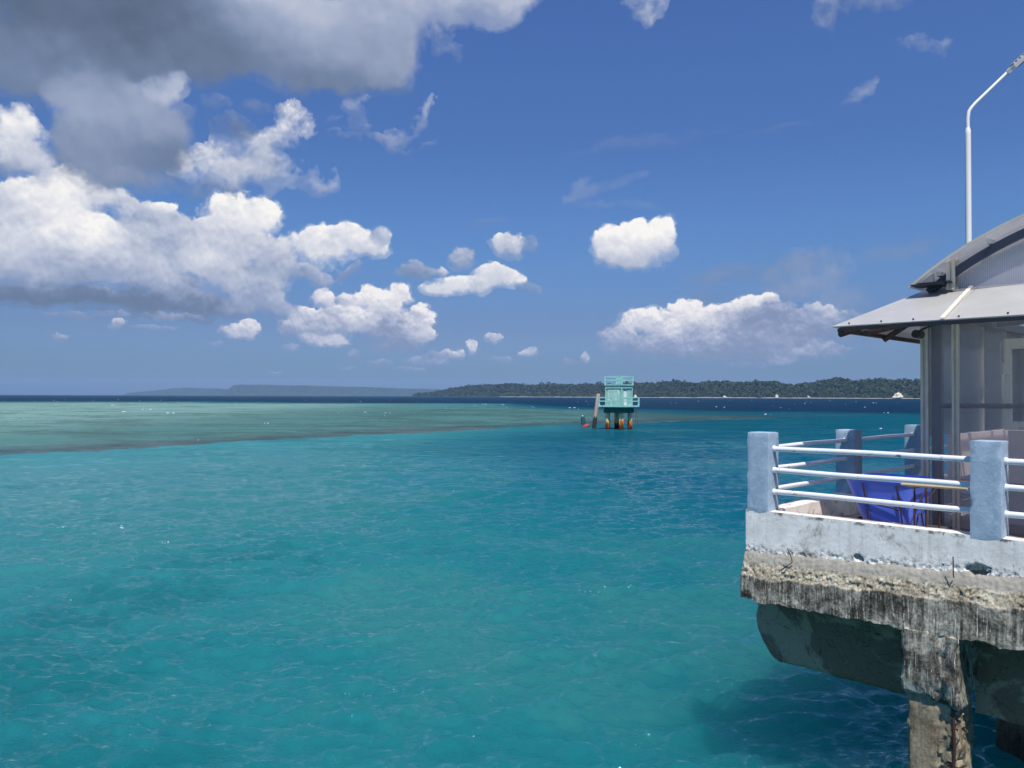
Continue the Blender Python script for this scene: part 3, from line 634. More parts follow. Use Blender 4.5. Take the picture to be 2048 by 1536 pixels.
# the reef flat: near rim and far rim as curves over x
rim_x = [-400, -120, -70, -52, -38.8, -25.9, -8.3, 11.2, 30, 62.4, 110, 200, 400]
rim_y = [-260, -40, 22, 42, 58.7, 76.7, 103.7, 127.5, 146, 172.0, 205, 260, 380]
rim = np.interp(X, rim_x, rim_y)
far_x = [-600, -304, -6, 71, 110, 160, 400]; far_y = [700, 470, 392, 262, 224, 235, 300]
far = np.interp(X, far_x, far_y)
n4 = bilin(fr2, 19.0, X, Y)
wob = n2 * np.clip(R_ * 0.022, 0.3, 3.0) + n1 * R_ * 0.012 + n4 * np.clip(R_ * 0.012, 0.2, 1.6)
sw = np.clip(R_ * 0.035, 1.0, 9)
def sstep(a): a = np.clip(a, 0, 1); return a * a * (3 - 2 * a)
flat = sstep((Y - rim + wob) / sw + 0.5) * sstep((far - Y + n1 * 45) / 90.0 + 0.5)
bandw = 15.0 * (1 + 0.40 * n2)
band = flat * sstep(1.4 - (Y - rim + wob) / np.maximum(bandw, 3.0)) * (0.85 + 0.15 * np.clip(n2, -1, 1))
deep = sstep((Y - far - n1 * 30) / np.maximum(0.35 * far, 40)) * (Y > 150)
deep = np.maximum(deep, sstep((Y - 260 + X * 0.2 + n1 * 35) / 190.0) * (X > 40))
deep = np.maximum(deep, sstep((R_ - 420) / 300.0))
sand = sstep((2.0 - X) / 42.0 + 0.12 * n1 + 0.04 * n2)                    # paler over sand to the left
cool = sstep((X * 2.0 + Y * 0.45 - 5) / 42.0 + 0.08 * n1)               # bluer with distance and to the right
rims = sstep(1 - (rim - Y + n2 * 4) / 42.0) * (1 - flat) * (Y > 0) * sstep((40 - X + n1 * 10) / 60.0)
streak = np.clip(n1 * 0.45 + 0.5 * n2 + 0.25 * n4, -1.6, 1.6)
nv = X.size; nr, na = X.shape
co = np.stack([X2, Y2, Z], -1).reshape(-1, 3).astype(np.float32)
ii = np.arange(nr - 1)[:, None] * na + np.arange(na)[None, :]; jj = np.arange(nr - 1)[:, None] * na + (np.arange(na)[None, :] + 1) % na
quads = np.stack([ii, jj, jj + na, ii + na], -1).reshape(-1, 4)[:, ::-1].astype(np.int32)
me = bpy.data.meshes.new('sea')
me.vertices.add(nv); me.vertices.foreach_set('co', co.ravel())
me.loops.add(quads.size); me.loops.foreach_set('vertex_index', quads.ravel())
me.polygons.add(len(quads)); me.polygons.foreach_set('loop_start', np.arange(0, quads.size, 4, dtype=np.int32)); me.polygons.foreach_set('loop_total', np.full(len(quads), 4, dtype=np.int32))
me.polygons.foreach_set('use_smooth', np.ones(len(quads), dtype=bool))
me.update(); me.validate()
for nm, F in (('reef_flat', flat), ('coral_band', band), ('deep_water', deep), ('sand_bed', sand), ('cool_bed', cool), ('bed_patches', streak), ('rim_sand', rims)):
    at = me.attributes.new(nm, 'FLOAT', 'POINT'); at.data.foreach_set('value', F.astype(np.float32).ravel())
def m_sea():
    m, t = mat('sea_water'); p = wpos(t); x, y, z = t.sep(p)
    A = lambda n: t.new('ShaderNodeAttribute', attribute_name=n).outputs['Fac']
    # colour of the water over each kind of bed
    near = t.mix(A('cool_bed'), (0.009, 0.137, 0.150), (0.0001, 0.072, 0.110))
    near = t.mix(A('sand_bed'), near, (0.056, 0.205, 0.216))
    near = t.mix(A('rim_sand'), near, (0.036, 0.200, 0.214))
    pt = A('bed_patches')
    near = t.mix(t.mapr(pt, -0.2, 1.3, 0, .35), near, (0.040, 0.165, 0.150))
    near = t.mix(t.mapr(pt, -0.2, -1.3, 0, .35), near, (0.003, 0.072, 0.082))
    west = t.mapr(t.math('MULTIPLY_ADD', pt, 14.0, x), -38.0, -105.0)
    flatc = t.mix(west, (0.070, 0.176, 0.156), (0.175, 0.310, 0.270))
    flatc = t.mix(t.math('MULTIPLY', t.mapr(pt, 0.1, 1.2, 0, .6), t.math('MULTIPLY_ADD', west, .8, .2)), flatc, (0.20, 0.37, 0.31))
    flatc = t.mix(t.mapr(pt, -0.1, -1.2, 0, .5), flatc, (0.036, 0.074, 0.064))
    mo = t.noise(t.vec('MULTIPLY', p, (0.030, 0.075, 0.0)), 1.0, 6, 0.66, dist=0.6)
    flatc = t.mix(t.mapr(mo, 0.36, 0.52, .55, 0), flatc, (0.048, 0.092, 0.082))
    flatc = t.mix(t.mapr(t.noise(t.vec('MULTIPLY', p, (0.16, 0.5, 0.0)), 1.0, 5, 0.65), 0.52, 0.68, 0, t.math('MULTIPLY_ADD', west, 0.38, 0.12)), flatc, (0.22, 0.36, 0.32))
    flatc = t.mix(t.mapr(x, 0.0, 75.0, 0, 0.85), flatc, (0.008, 0.044, 0.056))
    c = t.mix(A('reef_flat'), near, flatc)
    c = t.mix(t.math('MULTIPLY', A('coral_band'), t.mapr(x, 20.0, 90.0, 1.0, 0.25)), c, t.mix(t.mapr(pt, -0.8, 0.8), (0.040, 0.058, 0.058), (0.080, 0.116, 0.110)))
    c = t.mix(A('deep_water'), c, (0.0008, 0.020, 0.048))
    # light through thin crests, put into the colour by wave height
    c = t.mix(t.mapr(z, 0.05, 0.34, 0, 0.12), c, (0.02, 0.17, 0.15))
    dist = t.vec('LENGTH', t.vec('MULTIPLY', p, (1, 1, 0)))
    b1 = t.noise(t.vec('MULTIPLY', p, (1.0, 1.35, 1.0)), 5.5, 5, 0.62, dist=0.5)
    b2 = t.noise(t.vec('MULTIPLY', p, (1.0, 1.8, 1.0)), 1.1, 4, 0.6)
    b3 = t.noise(t.vec('MULTIPLY', p, (1.0, 2.2, 1.0)), 0.22, 4, 0.6)
    wn = t.mapr(dist, 12, 90, 1.0, 0.0, 'LINEAR'); wf = t.mapr(dist, 60, 300)
    h = t.math('MULTIPLY', b1, t.math('MULTIPLY', wn, 0.052))
    h = t.math('MULTIPLY_ADD', b2, t.math('MULTIPLY_ADD', t.mapr(dist, 25, 120), 0.26, 0.05), h)
    h = t.math('MULTIPLY_ADD', b3, t.math('MULTIPLY', wf, 1.1), h)
    bm = t.new('ShaderNodeBump'); bm.inputs['Strength'].default_value = 1.0; bm.inputs['Distance'].default_value = 1.0
    t.put(bm.inputs['Height'], h)
    s = principled(t, c, 1.0, 0, None, ior=1.333, spec=0.0)            # light scattered back by the water and the bed
    pn = s.node; pn.subsurface_method = 'BURLEY'
    t.put(pn.inputs['Subsurface Weight'], t.mapr(dist, 14, 55, 0.9, 0.15, 'LINEAR')); pn.inputs['Subsurface Radius'].default_value = (0.7, 1.0, 1.1); pn.inputs['Subsurface Scale'].default_value = 8.0
    t.l.new(bm.outputs[0], pn.inputs['Normal'])
    gl = t.new('ShaderNodeBsdfGlossy'); gl.inputs['Color'].default_value = (0.76, 0.94, 1.0, 1); t.put(gl.inputs['Roughness'], t.mapr(dist, 15, 400, 0.015, 0.18)); t.l.new(bm.outputs[0], gl.inputs['Normal'])
    lw = t.new('ShaderNodeLayerWeight'); lw.inputs['Blend'].default_value = 0.5; t.l.new(bm.outputs[0], lw.inputs['Normal'])
    f = t.math('MULTIPLY_ADD', t.math('POWER', lw.outputs['Facing'], 4.6), 0.98, 0.02)
    f = t.math('MULTIPLY', t.math('MINIMUM', f, 0.6), t.mapr(dist, 6, 90, 0.95, 0.30, 'LINEAR'))      # rough sea far off shows its facets' fronts, never the full grazing mirror
    ms = t.new('ShaderNodeMixShader'); t.put(ms.inputs[0], f); t.l.new(s, ms.inputs[1]); t.l.new(gl.outputs[0], ms.inputs[2])
    surf(t, ms.outputs[0]); return m
me.materials.append(m_sea())
sea = bpy.data.objects.new('sea', me); C.objects.link(sea); kind(sea, 'structure')

# whitecaps: small broken crests lying on the water, and sparkle flecks nearer in
def sea_z(x, y):
    i = min(len(rows) - 1, int(np.searchsorted(rows, math.hypot(x, y)))); j = int(np.argmin(np.abs(angs - math.degrees(math.atan2(x, y)))))
    return float(Z[i, j])
def ground(px, py, z=0.0):
    d = pix_dir(px, py); t = (z - CAM_Z) / d.z; return d.x * t, d.y * t
fm = MB()
caps = [(1430, 814, 14), (1445, 815, 9), (1535, 829, 14), (1545, 829, 5), (1562, 816, 7), (1710, 804, 10), (1775, 826, 12), (1615, 803, 6), (1622, 805, 6), (1752, 806, 11), (1791, 806, 7), (1502, 801, 7), (1762, 858, 12),
        (225, 811, 12), (250, 824, 14), (318, 801, 8), (285, 820, 10), (340, 827, 16), (535, 847, 10), (775, 826, 10), (388, 884, 6), (1010, 810, 12), (968, 809, 10), (1145, 816, 16), (1154, 819, 9), (1172, 803, 7), (892, 817, 8), (1067, 814, 8), (735, 825, 10), (355, 805, 8), (470, 805, 8), (70, 803, 6), (610, 801, 6), (300, 820, 12), (1660, 802, 10), (1588, 808, 8), (1690, 809, 8), (1400, 803, 8), (1350, 806, 7), (1730, 815, 9)]
for i in range(45):
    caps.append((random.uniform(0, 1840), 798 + abs(random.gauss(0, 12)) + 1, random.uniform(2, 7)))

for (px, py, wpx) in caps:
    gx, gy = ground(px, py); d = math.hypot(gx, gy)
    wv = wpx * d / F_PX; zz = sea_z(gx, gy) + 0.05 + min(0.15, d * 0.0005)
    for q in range(max(1, int(wpx / 5))):
        cx = gx + random.uniform(-.4, .4) * wv; cy = gy + random.uniform(-1, 1) * min(0.02 * d, 1.2)
        a = wv * random.uniform(.06, .17); b = max(0.03, min(a * 0.22, 0.0025 * d)) * random.uniform(.5, 1.1)
        n = 10; top = []; rimv = []
        for k in range(n):
            th = 2 * math.pi * k / n; r = random.uniform(.6, 1.1)
            rimv.append((cx + a * r * math.cos(th), cy + b * 1.6 * r * math.sin(th), zz - 0.12))
            top.append((cx + a * .7 * r * math.cos(th), cy + b * r * math.sin(th) + .02, zz + b * 0.5 * random.uniform(.5, 1.1)))
        fm.add(rimv + top + [(cx, cy, zz + b * .7)], [(k, (k + 1) % n, n + (k + 1) % n, n + k) for k in range(n)] + [(n + k, n + (k + 1) % n, 2 * n) for k in range(n)])
for (px, py, w_, n) in ((1155, 1183, 10, 7), (1190, 1186, 20, 6), (1235, 1180, 30, 7), (650, 1398, 8, 6), (720, 1378, 34, 9), (790, 1384, 34, 6), (840, 1382, 30, 5), (68, 1052, 7, 5), (120, 1057, 7, 5), (247, 1055, 8, 5), (330, 1093, 9, 5), (912, 981, 6, 3), (550, 1092, 5, 2), (140, 1188, 5, 2), (950, 1478, 5, 2), (300, 1502, 4, 2), (1290, 1480, 20, 3)):  # tiny pale flecks modelled in place of sun sparkles on near crests
    for q in range(n):
        gx, gy = ground(px + random.uniform(-1, 1) * w_, py + random.uniform(-.22, .22) * w_); d = math.hypot(gx, gy)
        a = d / F_PX * random.uniform(.5, 1.7); b = a * random.uniform(.5, 1); zz = sea_z(gx, gy)
        fm.add([(gx + a * math.cos(k), gy + b * math.sin(k), zz - .01) for k in (0, 1.05, 2.1, 3.14, 4.2, 5.2)] + [(gx, gy, zz + b * .9)], [(k, (k + 1) % 6, 6) for k in range(6)])
kind(fm.build('foam_and_sparkle', M['foam_and_sparkle'], smooth=True), 'stuff')

# ------------------------------------------------------------------ far shores
def at_px(px, dist):
    d = pix_dir(px, 780); s = dist / math.hypot(d.x, d.y); return d.x * s, d.y * s
def h_px(py, px, dist):
    d = pix_dir(px, py); return CAM_Z + dist * d.z / math.hypot(d.x, d.y)
def prof(tab, x): return float(np.interp(x, [a for a, b in tab], [b for a, b in tab]))
def m_land(name, a, b, s):
    m, t = mat(name); p = wpos(t)
    c = t.mix(t.mapr(t.noise(p, s, 6, 0.65), 0.35, 0.65), a, b)
    surf(t, principled(t, c, 0.95, 0, t.noise(p, s * 4, 5), 0.6, 4.0, spec=0.1)); return m
M['soil'] = m_land('wooded_ground', (0.030, 0.045, 0.020), (0.055, 0.070, 0.035), 0.03)
M['farwood'] = m_land('far_woodland', (0.020, 0.036, 0.018), (0.060, 0.078, 0.036), 0.018)
M['sandm'] = m_simple('pale_beach_sand', (0.46, 0.43, 0.37), 0.9, 0.1, 0.05)
M['rockm'] = m_simple('pale_limestone', (0.66, 0.60, 0.50), 0.9, 0.2, 0.25, dirt=(0.3, 0.24, 0.17), dirt_amt=0.3)
def m_leaf():
    m, t = mat('forest_leaves'); p = wpos(t)
    n = t.noise(p, 0.035, 5, 0.65); n2 = t.noise(p, 0.35, 4, 0.7)
    c = t.ramp(t.math('ADD', t.math('MULTIPLY', n, 0.55), t.math('MULTIPLY', n2, 0.45)), [(0.36, (0.022, 0.038, 0.018)), (0.5, (0.036, 0.056, 0.024)), (0.62, (0.062, 0.080, 0.036))])
    surf(t, principled(t, c, 0.85, 0, None, spec=0.15)); return m
M['leaf'] = m_leaf()
# right hand coast: top of the trees by picture column
TOPS = [(820, 792), (860, 786), (905, 777), (940, 771), (975, 770), (1000, 770), (1030, 768), (1060, 772), (1100, 768), (1150, 771), (1200, 770), (1260, 769), (1300, 767), (1350, 764), (1390, 768), (1440, 764), (1475, 767), (1520, 764), (1570, 770), (1600, 771), (1640, 764), (1680, 758), (1710, 765), (1760, 762), (1843, 763), (1950, 765), (2060, 760), (2200, 766), (2400, 770)]
COAST = [(820, 6200), (900, 5400), (1000, 4700), (1150, 4100), (1350, 3700), (1600, 3450), (1850, 3300), (2400, 3300)]
cols = np.arange(820, 2400, 4.0); NR = 16
verts = []; faces = []
for ci, px in enumerate(cols):
    d0 = prof(COAST, px); H_ = max(4.0, (h_px(prof(TOPS, px), px, d0 + 250) - 9.0)); 
    for r in range(NR):
        f = r / (NR - 1)
        dd = d0 + 420 * f
        z = H_ * (math.sin(min(1, f / 0.6) * math.pi / 2) ** 0.85) if f < 0.6 else H_ * (1 - 0.35 * (f - 0.6) / 0.4)
        x, y = at_px(px, dd); z += 4.0 * mn.noise(Vector((x * .006, y * .006, 0))) * min(1, f * 4)
        verts.append((x, y, z - 0.5 if r else -0.5))
for ci in range(len(cols) - 1):
    for r in range(NR - 1):
        a = ci * NR + r; faces.append((a, a + NR, a + NR + 1, a + 1))
cm = MB(); cm.add(verts, faces); kind(cm.build('headland', M['soil'], smooth=True), 'structure')
# its forest: every crown a dome of leaf clumps
lv = []; lf = []
def crown(x, y, z, r, h, nq):
    for q in range(nq):
        th = random.uniform(0, 2 * math.pi); ph = math.acos(random.uniform(-0.25, 1))
        n = Vector((math.sin(ph) * math.cos(th), math.sin(ph) * math.sin(th), math.cos(ph)))
        rr = random.uniform(.72, 1.08)
        p = Vector((x + n.x * r * rr, y + n.y * r * rr, z + n.z * h * rr))
        s = r * random.uniform(.24, .46)
        nn = (n + Vector((random.uniform(-.6, .6), random.uniform(-.6, .6), random.uniform(-.3, .7)))).normalized()
        t1 = nn.orthogonal().normalized(); t2 = nn.cross(t1)
        o = len(lv)
        for aa in (0.2, 1.5, 2.9, 4.4): lv.append(tuple(p + t1 * (s * math.cos(aa) * random.uniform(.7, 1.2)) + t2 * (s * math.sin(aa) * random.uniform(.7, 1.2))))
        lf.append((o, o + 1, o + 2, o + 3))
for i in range(5200):
    px = 826 + (2300 - 826) * random.random()
    f = random.random() ** 1.15 * 0.66
    d0 = prof(COAST, px); H_ = max(4.0, (h_px(prof(TOPS, px), px, d0 + 250) - 9.0))
    x, y = at_px(px, d0 + 10 + 400 * f)
    gz = H_ * math.sin(min(1, f / 0.6) * math.pi / 2) ** 0.85
    r = random.uniform(6.0, 12.0) * (1.0 if random.random() < .88 else random.uniform(1.3, 1.9))
    tall = random.uniform(1.5, 8.0) + (6.0 if random.random() < .05 else 0)
    crown(x, y, gz + tall, r, r * random.uniform(.7, 1.05), 22)
fo = MB(); fo.add(lv, lf); kind(fo.build('forest', M['leaf']), 'stuff')
bm_ = MB(); bv = []; bf = []
bcols = np.arange(890, 2300, 3.0)
for i, px in enumerate(bcols):
    d0 = prof(COAST, px); w = max(0.0, 1.0 + 0.9 * mn.noise(Vector((px * .02, 3, 0))) + 0.6 * mn.noise(Vector((px * .11, 7, 0))))
    xa, ya = at_px(px, d0 - 22); xb, yb = at_px(px, d0 + 6)
    bv += [(xa, ya, -0.3), (xb, yb, 0.25 + 1.6 * min(1.3, w) * (px > 1000)), (*at_px(px, d0 + 26), 0.2 + 1.4 * w)]
bf = [(3 * i + k, 3 * i + 3 + k, 3 * i + 4 + k, 3 * i + 1 + k) for i in range(len(bcols) - 1) for k in (0, 1)]
bm_.add(bv, bf); kind(bm_.build('beach', M['sandm'], smooth=True), 'structure')
# pale outcrops along that shore
def outcrop(px, py, wpx, hpx, label, seed, dd=-14):
    d0 = prof(COAST, px) + dd; x, y = at_px(px, d0); w = wpx * d0 / F_PX / 2; h = hpx * d0 / F_PX
    zb = max(-1.0, h_px(py, px, d0))
    b = MB(); vs = []; fs = []; n = 14; k = 7
    for j in range(k):
        f = j / (k - 1)
        for i in range(n):
            th = 2 * math.pi * i / n
            rr = (1 - f) ** 0.6 * (0.75 + 0.5 * mn.noise(Vector((math.cos(th) * 1.7, math.sin(th) * 1.7, f * 2 + seed))))
            vs.append((w * rr * math.cos(th) + w * .25 * f * math.sin(seed), w * .7 * rr * math.sin(th), h * f * (0.85 + .4 * mn.noise(Vector((th, f, seed)))) ))
    for j in range(k - 1):
        for i in range(n):
            a_, b_ = j * n + i, j * n + (i + 1) % n; fs.append((a_, b_, b_ + n, a_ + n))
    fs.append(tuple(range((k - 1) * n, k * n)))
    b.add(vs, fs)
    return tag(b.build('shore_rock', M['rockm'], loc=(x, y, zb)), label, 'rock', 'pale rocks on the wooded far shore')
outcrop(1795, 795, 26, 10, 'largest pale rocky outcrop on the wooded far shore, just left of the kiosk', 1.0)
outcrop(1813, 786, 6, 8, 'small pale scar above the largest rocky outcrop, within the far forest', 2.2, 110)
outcrop(1553, 795, 10, 7, 'white pointed rock on the beach at the middle of the wooded headland', 3.1)
outcrop(1617, 795, 8, 4, 'low white rock on the far beach between the pointed rock and the kiosk', 4.3)
outcrop(1450, 795, 12, 4, 'low brownish rock on the far beach left of the white pointed rock', 5.2)
outcrop(1296, 791, 13, 8, 'pale cliff patch in the far woods just right of the green hut on piles', 6.4, 60)
outcrop(1270, 795, 10, 6, 'pale rock at the far waterline touching the right edge of the green hut', 7.7)
# bluish hills beyond
def far_hill(name, tab, dist, x0, x1, depth, seed, jag):
    cs = np.arange(x0, x1, 2.0); vs = []; fs = []; n = 9
    for px in cs:
        top = max(1.0, h_px(prof(tab, px), px, dist + depth * .5))
        for r in range(n):
            f = r / (n - 1); x, y = at_px(px, dist + depth * f)
            z = top * math.sin(min(1, f * 2) * math.pi / 2) ** .7 if f <= .5 else top * (1 - .3 * (f - .5))
            z += jag * (mn.noise(Vector((px * .35, f * 5, seed))) + .6 * mn.noise(Vector((px * .12, f * 3, seed)))) * min(1, f * 5)
            vs.append((x, y, z if r else -1))
    for i in range(len(cs) - 1):
        for r in range(n - 1):
            a = i * n + r; fs.append((a, a + n, a + n + 1, a + 1))
    b = MB(); b.add(vs, fs); return kind(b.build(name, M['farwood'], smooth=True), 'structure')
far_hill('hill', [(430, 791), (440, 788), (452, 782), (466, 771), (480, 769), (540, 770), (610, 771), (680, 773), (740, 774), (800, 777), (860, 778), (930, 780), (1040, 786), (1080, 791)], 13200, 432, 1080, 900, 1.0, 6.0)
far_hill('distant_hill', [(244, 790.5), (255, 786), (300, 782), (345, 777), (375, 775), (410, 777), (440, 777), (470, 779), (540, 783), (600, 788)], 15200, 244, 600, 900, 5.0, 7.0)

# ------------------------------------------------------------------ haze
def haze():
    m, t = mat('sea_haze')
    v = t.new('ShaderNodeVolumePrincipled'); v.inputs['Color'].default_value = (0.36, 0.60, 1.0, 1); v.inputs['Density'].default_value = 3.5e-5; v.inputs['Anisotropy'].default_value = -0.3
    t.l.new(v.outputs[0], t.out.inputs['Volume'])
    b = MB(); b.box(-17500, 17500, -17500, 17500, -4.0, 330)
    o = b.build('haze', m); kind(o, 'stuff'); return o
haze()

# ------------------------------------------------------------------ the pier
DZ = 3.0                                   # deck level
pier = deck_thing('pier', 'weathered concrete pier head with a whitewashed edge standing on square piles over the turquoise water', 'pier', 0, 0, 0)
O0 = (0, 0, 0)
def zbreak(u): return 2.775 + 0.058 * max(u, 0) + 0.018 * mn.noise(Vector((u * 3.0, 1, 2))) + 0.02 * mn.noise(Vector((u * 11.0, 5, 2)))
HOLES = [(0.0, 1.16, 2.885, 0.045, 0.032), (0.0, 2.27, 2.945, 0.10, 0.055)]
def face_mesh():
    u0, u1 = -0.16, 5.6; nu = 470; z1 = 3.27; zb = 2.235; nz = 86
    us = np.concatenate([np.linspace(u0, 3.2, 330), np.linspace(3.24, 9.0, 150)]); vs = []; at = []; fs = []
    for u in us:
        zk = zbreak(u); zbot = zb + 0.035 * mn.noise(Vector((u * 4.5, 9, 1))) + 0.02 * mn.noise(Vector((u * 17, 9, 1))) + 0.02 * u
        for k in range(nz):
            f = k / (nz - 1); z = zbot + (z1 - zbot) * f
            p = Vector((u, 0, z)); r = z - zk
            n1 = mn.noise(p * 7.0); n2 = mn.noise(p * 26.0); n3 = mn.noise(p * 60.0)
            if r > 0:
                q0 = max(0.35, 1 - r / 0.14); v = -0.13 + 0.0045 * n1 * q0 + 0.003 * n2 * q0; a = min(1.0, 0.78 + r * 0.9)
                low = max(0, 1 - r / 0.09); v += 0.022 * low * max(0, n2 + .1) + 0.012 * low * n3
            elif r > -0.115:
                q = -r / 0.115; v = -0.13 - 0.055 * q ** .7 + 0.008 * n2 + 0.003 * n3; a = 0.62
            elif r > -0.27 - 0.05 * mn.noise(Vector((u * 2.6, 4, 4))):
                q = min(1, (-r - 0.115) / 0.155); bump = math.sin(math.pi * q) * (0.45 + 0.9 * max(0, mn.noise(Vector((u * 3.1, 6, z * 3))) + .35))
                lump = mn.noise(p * 19.0) + 0.7 * mn.noise(p * 41.0) + .35 * n3
                v = -0.185 - 0.05 * q + bump * 0.034 * lump; a = 0.36
            else:
                st = mn.noise(Vector((u * 34, 3, z * 2.0))) + .6 * mn.noise(Vector((u * 80, 8, z * 3.0)))
                v = -0.245 + 0.0025 * st + 0.009 * n1 + 0.004 * n2 + 0.003 * n3; a = 0.0
            for (_, hu, hz, ra, rb) in HOLES:
                e = ((u - hu) / ra) ** 2 + ((z - hz) / rb) ** 2 + 1.1 * n2 + .9 * n1 + .5 * n3
                if e < 1.0: v += 0.13 * min(1.0, (1 - e) * 3.0)
            vs.append((u, v, z)); at.append(a)
    n = len(us)
    # returned edge at the left end, then back
    for i in range(n - 1):
        for k in range(nz - 1):
            a = i * nz + k; fs.append((a, a + nz, a + nz + 1, a + 1))
    o = len(vs)
    for k in range(nz):
        u, v, z = vs[k]; w = (u - v) * 0
        vs.append((u + 0.02, v + 0.10, z)); at.append(at[k])
    for k in range(nz):
        u, v, z = vs[k]
        off = 0.0 if at[k] > 0.7 else (-0.0)
        vs.append((u + 0.03, 0.25, z)); at.append(at[k])
    for k in range(nz - 1):
        fs.append((o + k, k, k + 1, o + k + 1)); fs.append((o + nz + k, o + k, o + k + 1, o + nz + k + 1))
    b = MB(); b.add(vs, fs, at); return b
edge = face_mesh().build('edge_wall', M['face'], pier, smooth=True, attr='wash')
# kerb bodies behind that skin
kb = MB(); kb.rough_box(-0.135, 9.0, -0.122, 0.128, 3.0, 3.272, 0.12, 0.003, 6); kb.build('kerb', M['cream_kerb'], pier)
kb = MB(); kb.rough_box(-0.13, 0.13, 0.13, 12.0, 2.62, 3.268, 0.12, 0.003, 6); kb.build('kerb', M['cream_kerb'], pier)
sl = MB(); sl.rough_box(-0.12, 9.0, -0.16, 12.0, 2.26, 2.62, 0.3, 0.006, 5); sl.build('slab', M['conc'], pier)
sl = MB(); sl.box(0.14, 9.0, 0.14, 12.0, 2.63, DZ); sl.build('deck_floor', M['deck'], pier)
# cantilevered edge beam with a rounded end, in the shade of the slab
def haunch(p):
    u, v, z = p
    q = max(0.0, (0.32 - (u + 0.25)) / 0.32)
    if u < 0.1: z = z + (2.24 - z) * 0 + (0.0 if z > 2.2 else 0.34 * q ** 2.2 * (2.25 - z) / 0.8)
    return Vector((u + 0.18 * max(0, (1.75 - z)) * q, v, z))
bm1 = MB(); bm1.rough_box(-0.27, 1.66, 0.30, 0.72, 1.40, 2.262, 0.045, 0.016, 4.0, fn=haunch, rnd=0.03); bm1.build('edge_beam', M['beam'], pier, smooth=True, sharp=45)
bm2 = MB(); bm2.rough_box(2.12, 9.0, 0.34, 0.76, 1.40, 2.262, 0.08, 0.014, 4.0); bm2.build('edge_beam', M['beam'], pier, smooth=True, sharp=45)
def nib(p):
    u, v, z = p
    if v < 0.1 and z < 1.9:
        t = (1.9 - z) / 0.3; u = u + 0.05 * t * (u - 1.8) ; v = v + 0.10 * t * t * (0.3 + (u - 1.63)); z = z - 0.10 * t * max(0, (u - 1.75) / 0.4)
    if abs(u - 2.0) < 0.10 and v < 0: v += 0.028 * (1 + mn.noise(p * 14)) * (1 if abs(u - 2.0 + 0.04 * mn.noise(Vector((0, 0, z * 5)))) < 0.035 else 0.25)
    return Vector((u, v, z))
cb = MB(); cb.rough_box(1.63, 2.15, -0.262, 0.5, 1.64, 2.30, 0.028, 0.014, 7.0, fn=nib, rnd=0.03); cb.build('cross_beam', M['face'], pier, smooth=True, attr='wash', sharp=50)
for (ua, ub, va) in ((1.64, 2.14, 0.5), (6.0, 6.5, -0.2)):
    cb = MB(); cb.rough_box(ua, ub, va, 12.0, 1.62, 2.262, 0.25, 0.012, 4); cb.build('cross_beam', M['conc'], pier)
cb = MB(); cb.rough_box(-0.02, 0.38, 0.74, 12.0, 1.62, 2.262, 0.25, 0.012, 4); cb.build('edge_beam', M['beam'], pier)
def spall(p):
    u, v, z = p
    q = min(1, max(0, (u - 1.86 - 0.10 * mn.noise(Vector((0, 2, z * 3)))) / 0.08)) * (1 if v < 0.15 else 0.4)
    d = q * (0.035 + 0.035 * mn.noise(p * 16.0) + 0.03 * mn.noise(p * 37.0))
    if v < 0.05: v += d
    if u > 2.05: u -= d * 1.2 - 0.06 * max(0, mn.noise(Vector((3, 1, z * 2.2))))
    return Vector((u, v, z))
pl = MB(); pl.rough_box(1.66, 2.14, -0.19, 0.29, -2.2, 1.68, 0.03, 0.010, 6.0, fn=spall, rnd=0.025)
plo = pl.build('pile', M['conc'], pier, smooth=True, sharp=50)
rb = MB(); rb.tube([(2.075, -0.165, 1.62), (2.09, -0.17, 1.2), (2.07, -0.165, .8), (2.08, -0.17, .2)], 0.016, 8)
rb.tube([(2.0, -0.15, 1.02), (2.12, -0.17, 1.0), (2.15, -0.05, 1.0)], 0.010, 6); rb.tube([(1.98, -0.15, .72), (2.12, -0.17, .70), (2.15, -0.05, .71)], 0.010, 6)
rb.build('rebar', M['rust'], plo)
for (u, v) in ((1.9, 3.15), (1.9, 6.3), (1.9, 9.4), (6.25, 0.1), (6.25, 4.0), (6.25, 8.0)):
    pl = MB(); pl.rough_box(u - .24, u + .24, v - .24, v + .24, -2.2, 1.65, 0.10, 0.012, 5.0); pl.build('pile', M['conc'], pier)
for pts in ([(0.455, -0.20, 2.735), (0.47, -0.235, 2.79), (0.43, -0.26, 2.90)], [(0.455, -0.21, 2.735), (0.40, -0.24, 2.69), (0.32, -0.24, 2.62)], [(2.10, -0.19, 2.85), (2.11, -0.24, 2.87), (2.11, -0.245, 3.06)]):
    r_ = MB(); r_.tube(pts, 0.0055, 6); r_.build('rebar', M['rustdark'], pier)

# ------------------------------------------------------------------ railings
def post(parent, u, v, top, w=0.135, org=(0, 0, 0), zb=3.24):
    b = MB()
    def lean(p): return Vector((p.x, p.y, p.z))
    b.rough_box(u - w, u + w, v - w, v + w, zb, top, 0.035, 0.0022, 4.0, fn=lean, rnd=0.009)
    return b.build('post', M['blue'], parent, org, smooth=True, sharp=50)
def rail(parent, a, b, z, org, r=0.030):
    m = MB(); pa = Vector((*a, z)); pb = Vector((*b, z + random.uniform(-.006, .006)))
    pts = [pa.lerp(pb, k / 6) + Vector((0, 0, 0.004 * math.sin(k * 1.1 + z * 9))) for k in range(7)]
    m.tube(pts, r, 14)
    for q, w_ in ((pa, pb - pa), (pb, pa - pb)):
        w_ = w_.normalized(); m.tube([q + w_ * .012, q + w_ * .045], r * 1.22, 14)
    return m.build('rail', M['pipe'], parent, org, smooth=True, sharp=50)
RZ = (3.995, 3.742, 3.488)
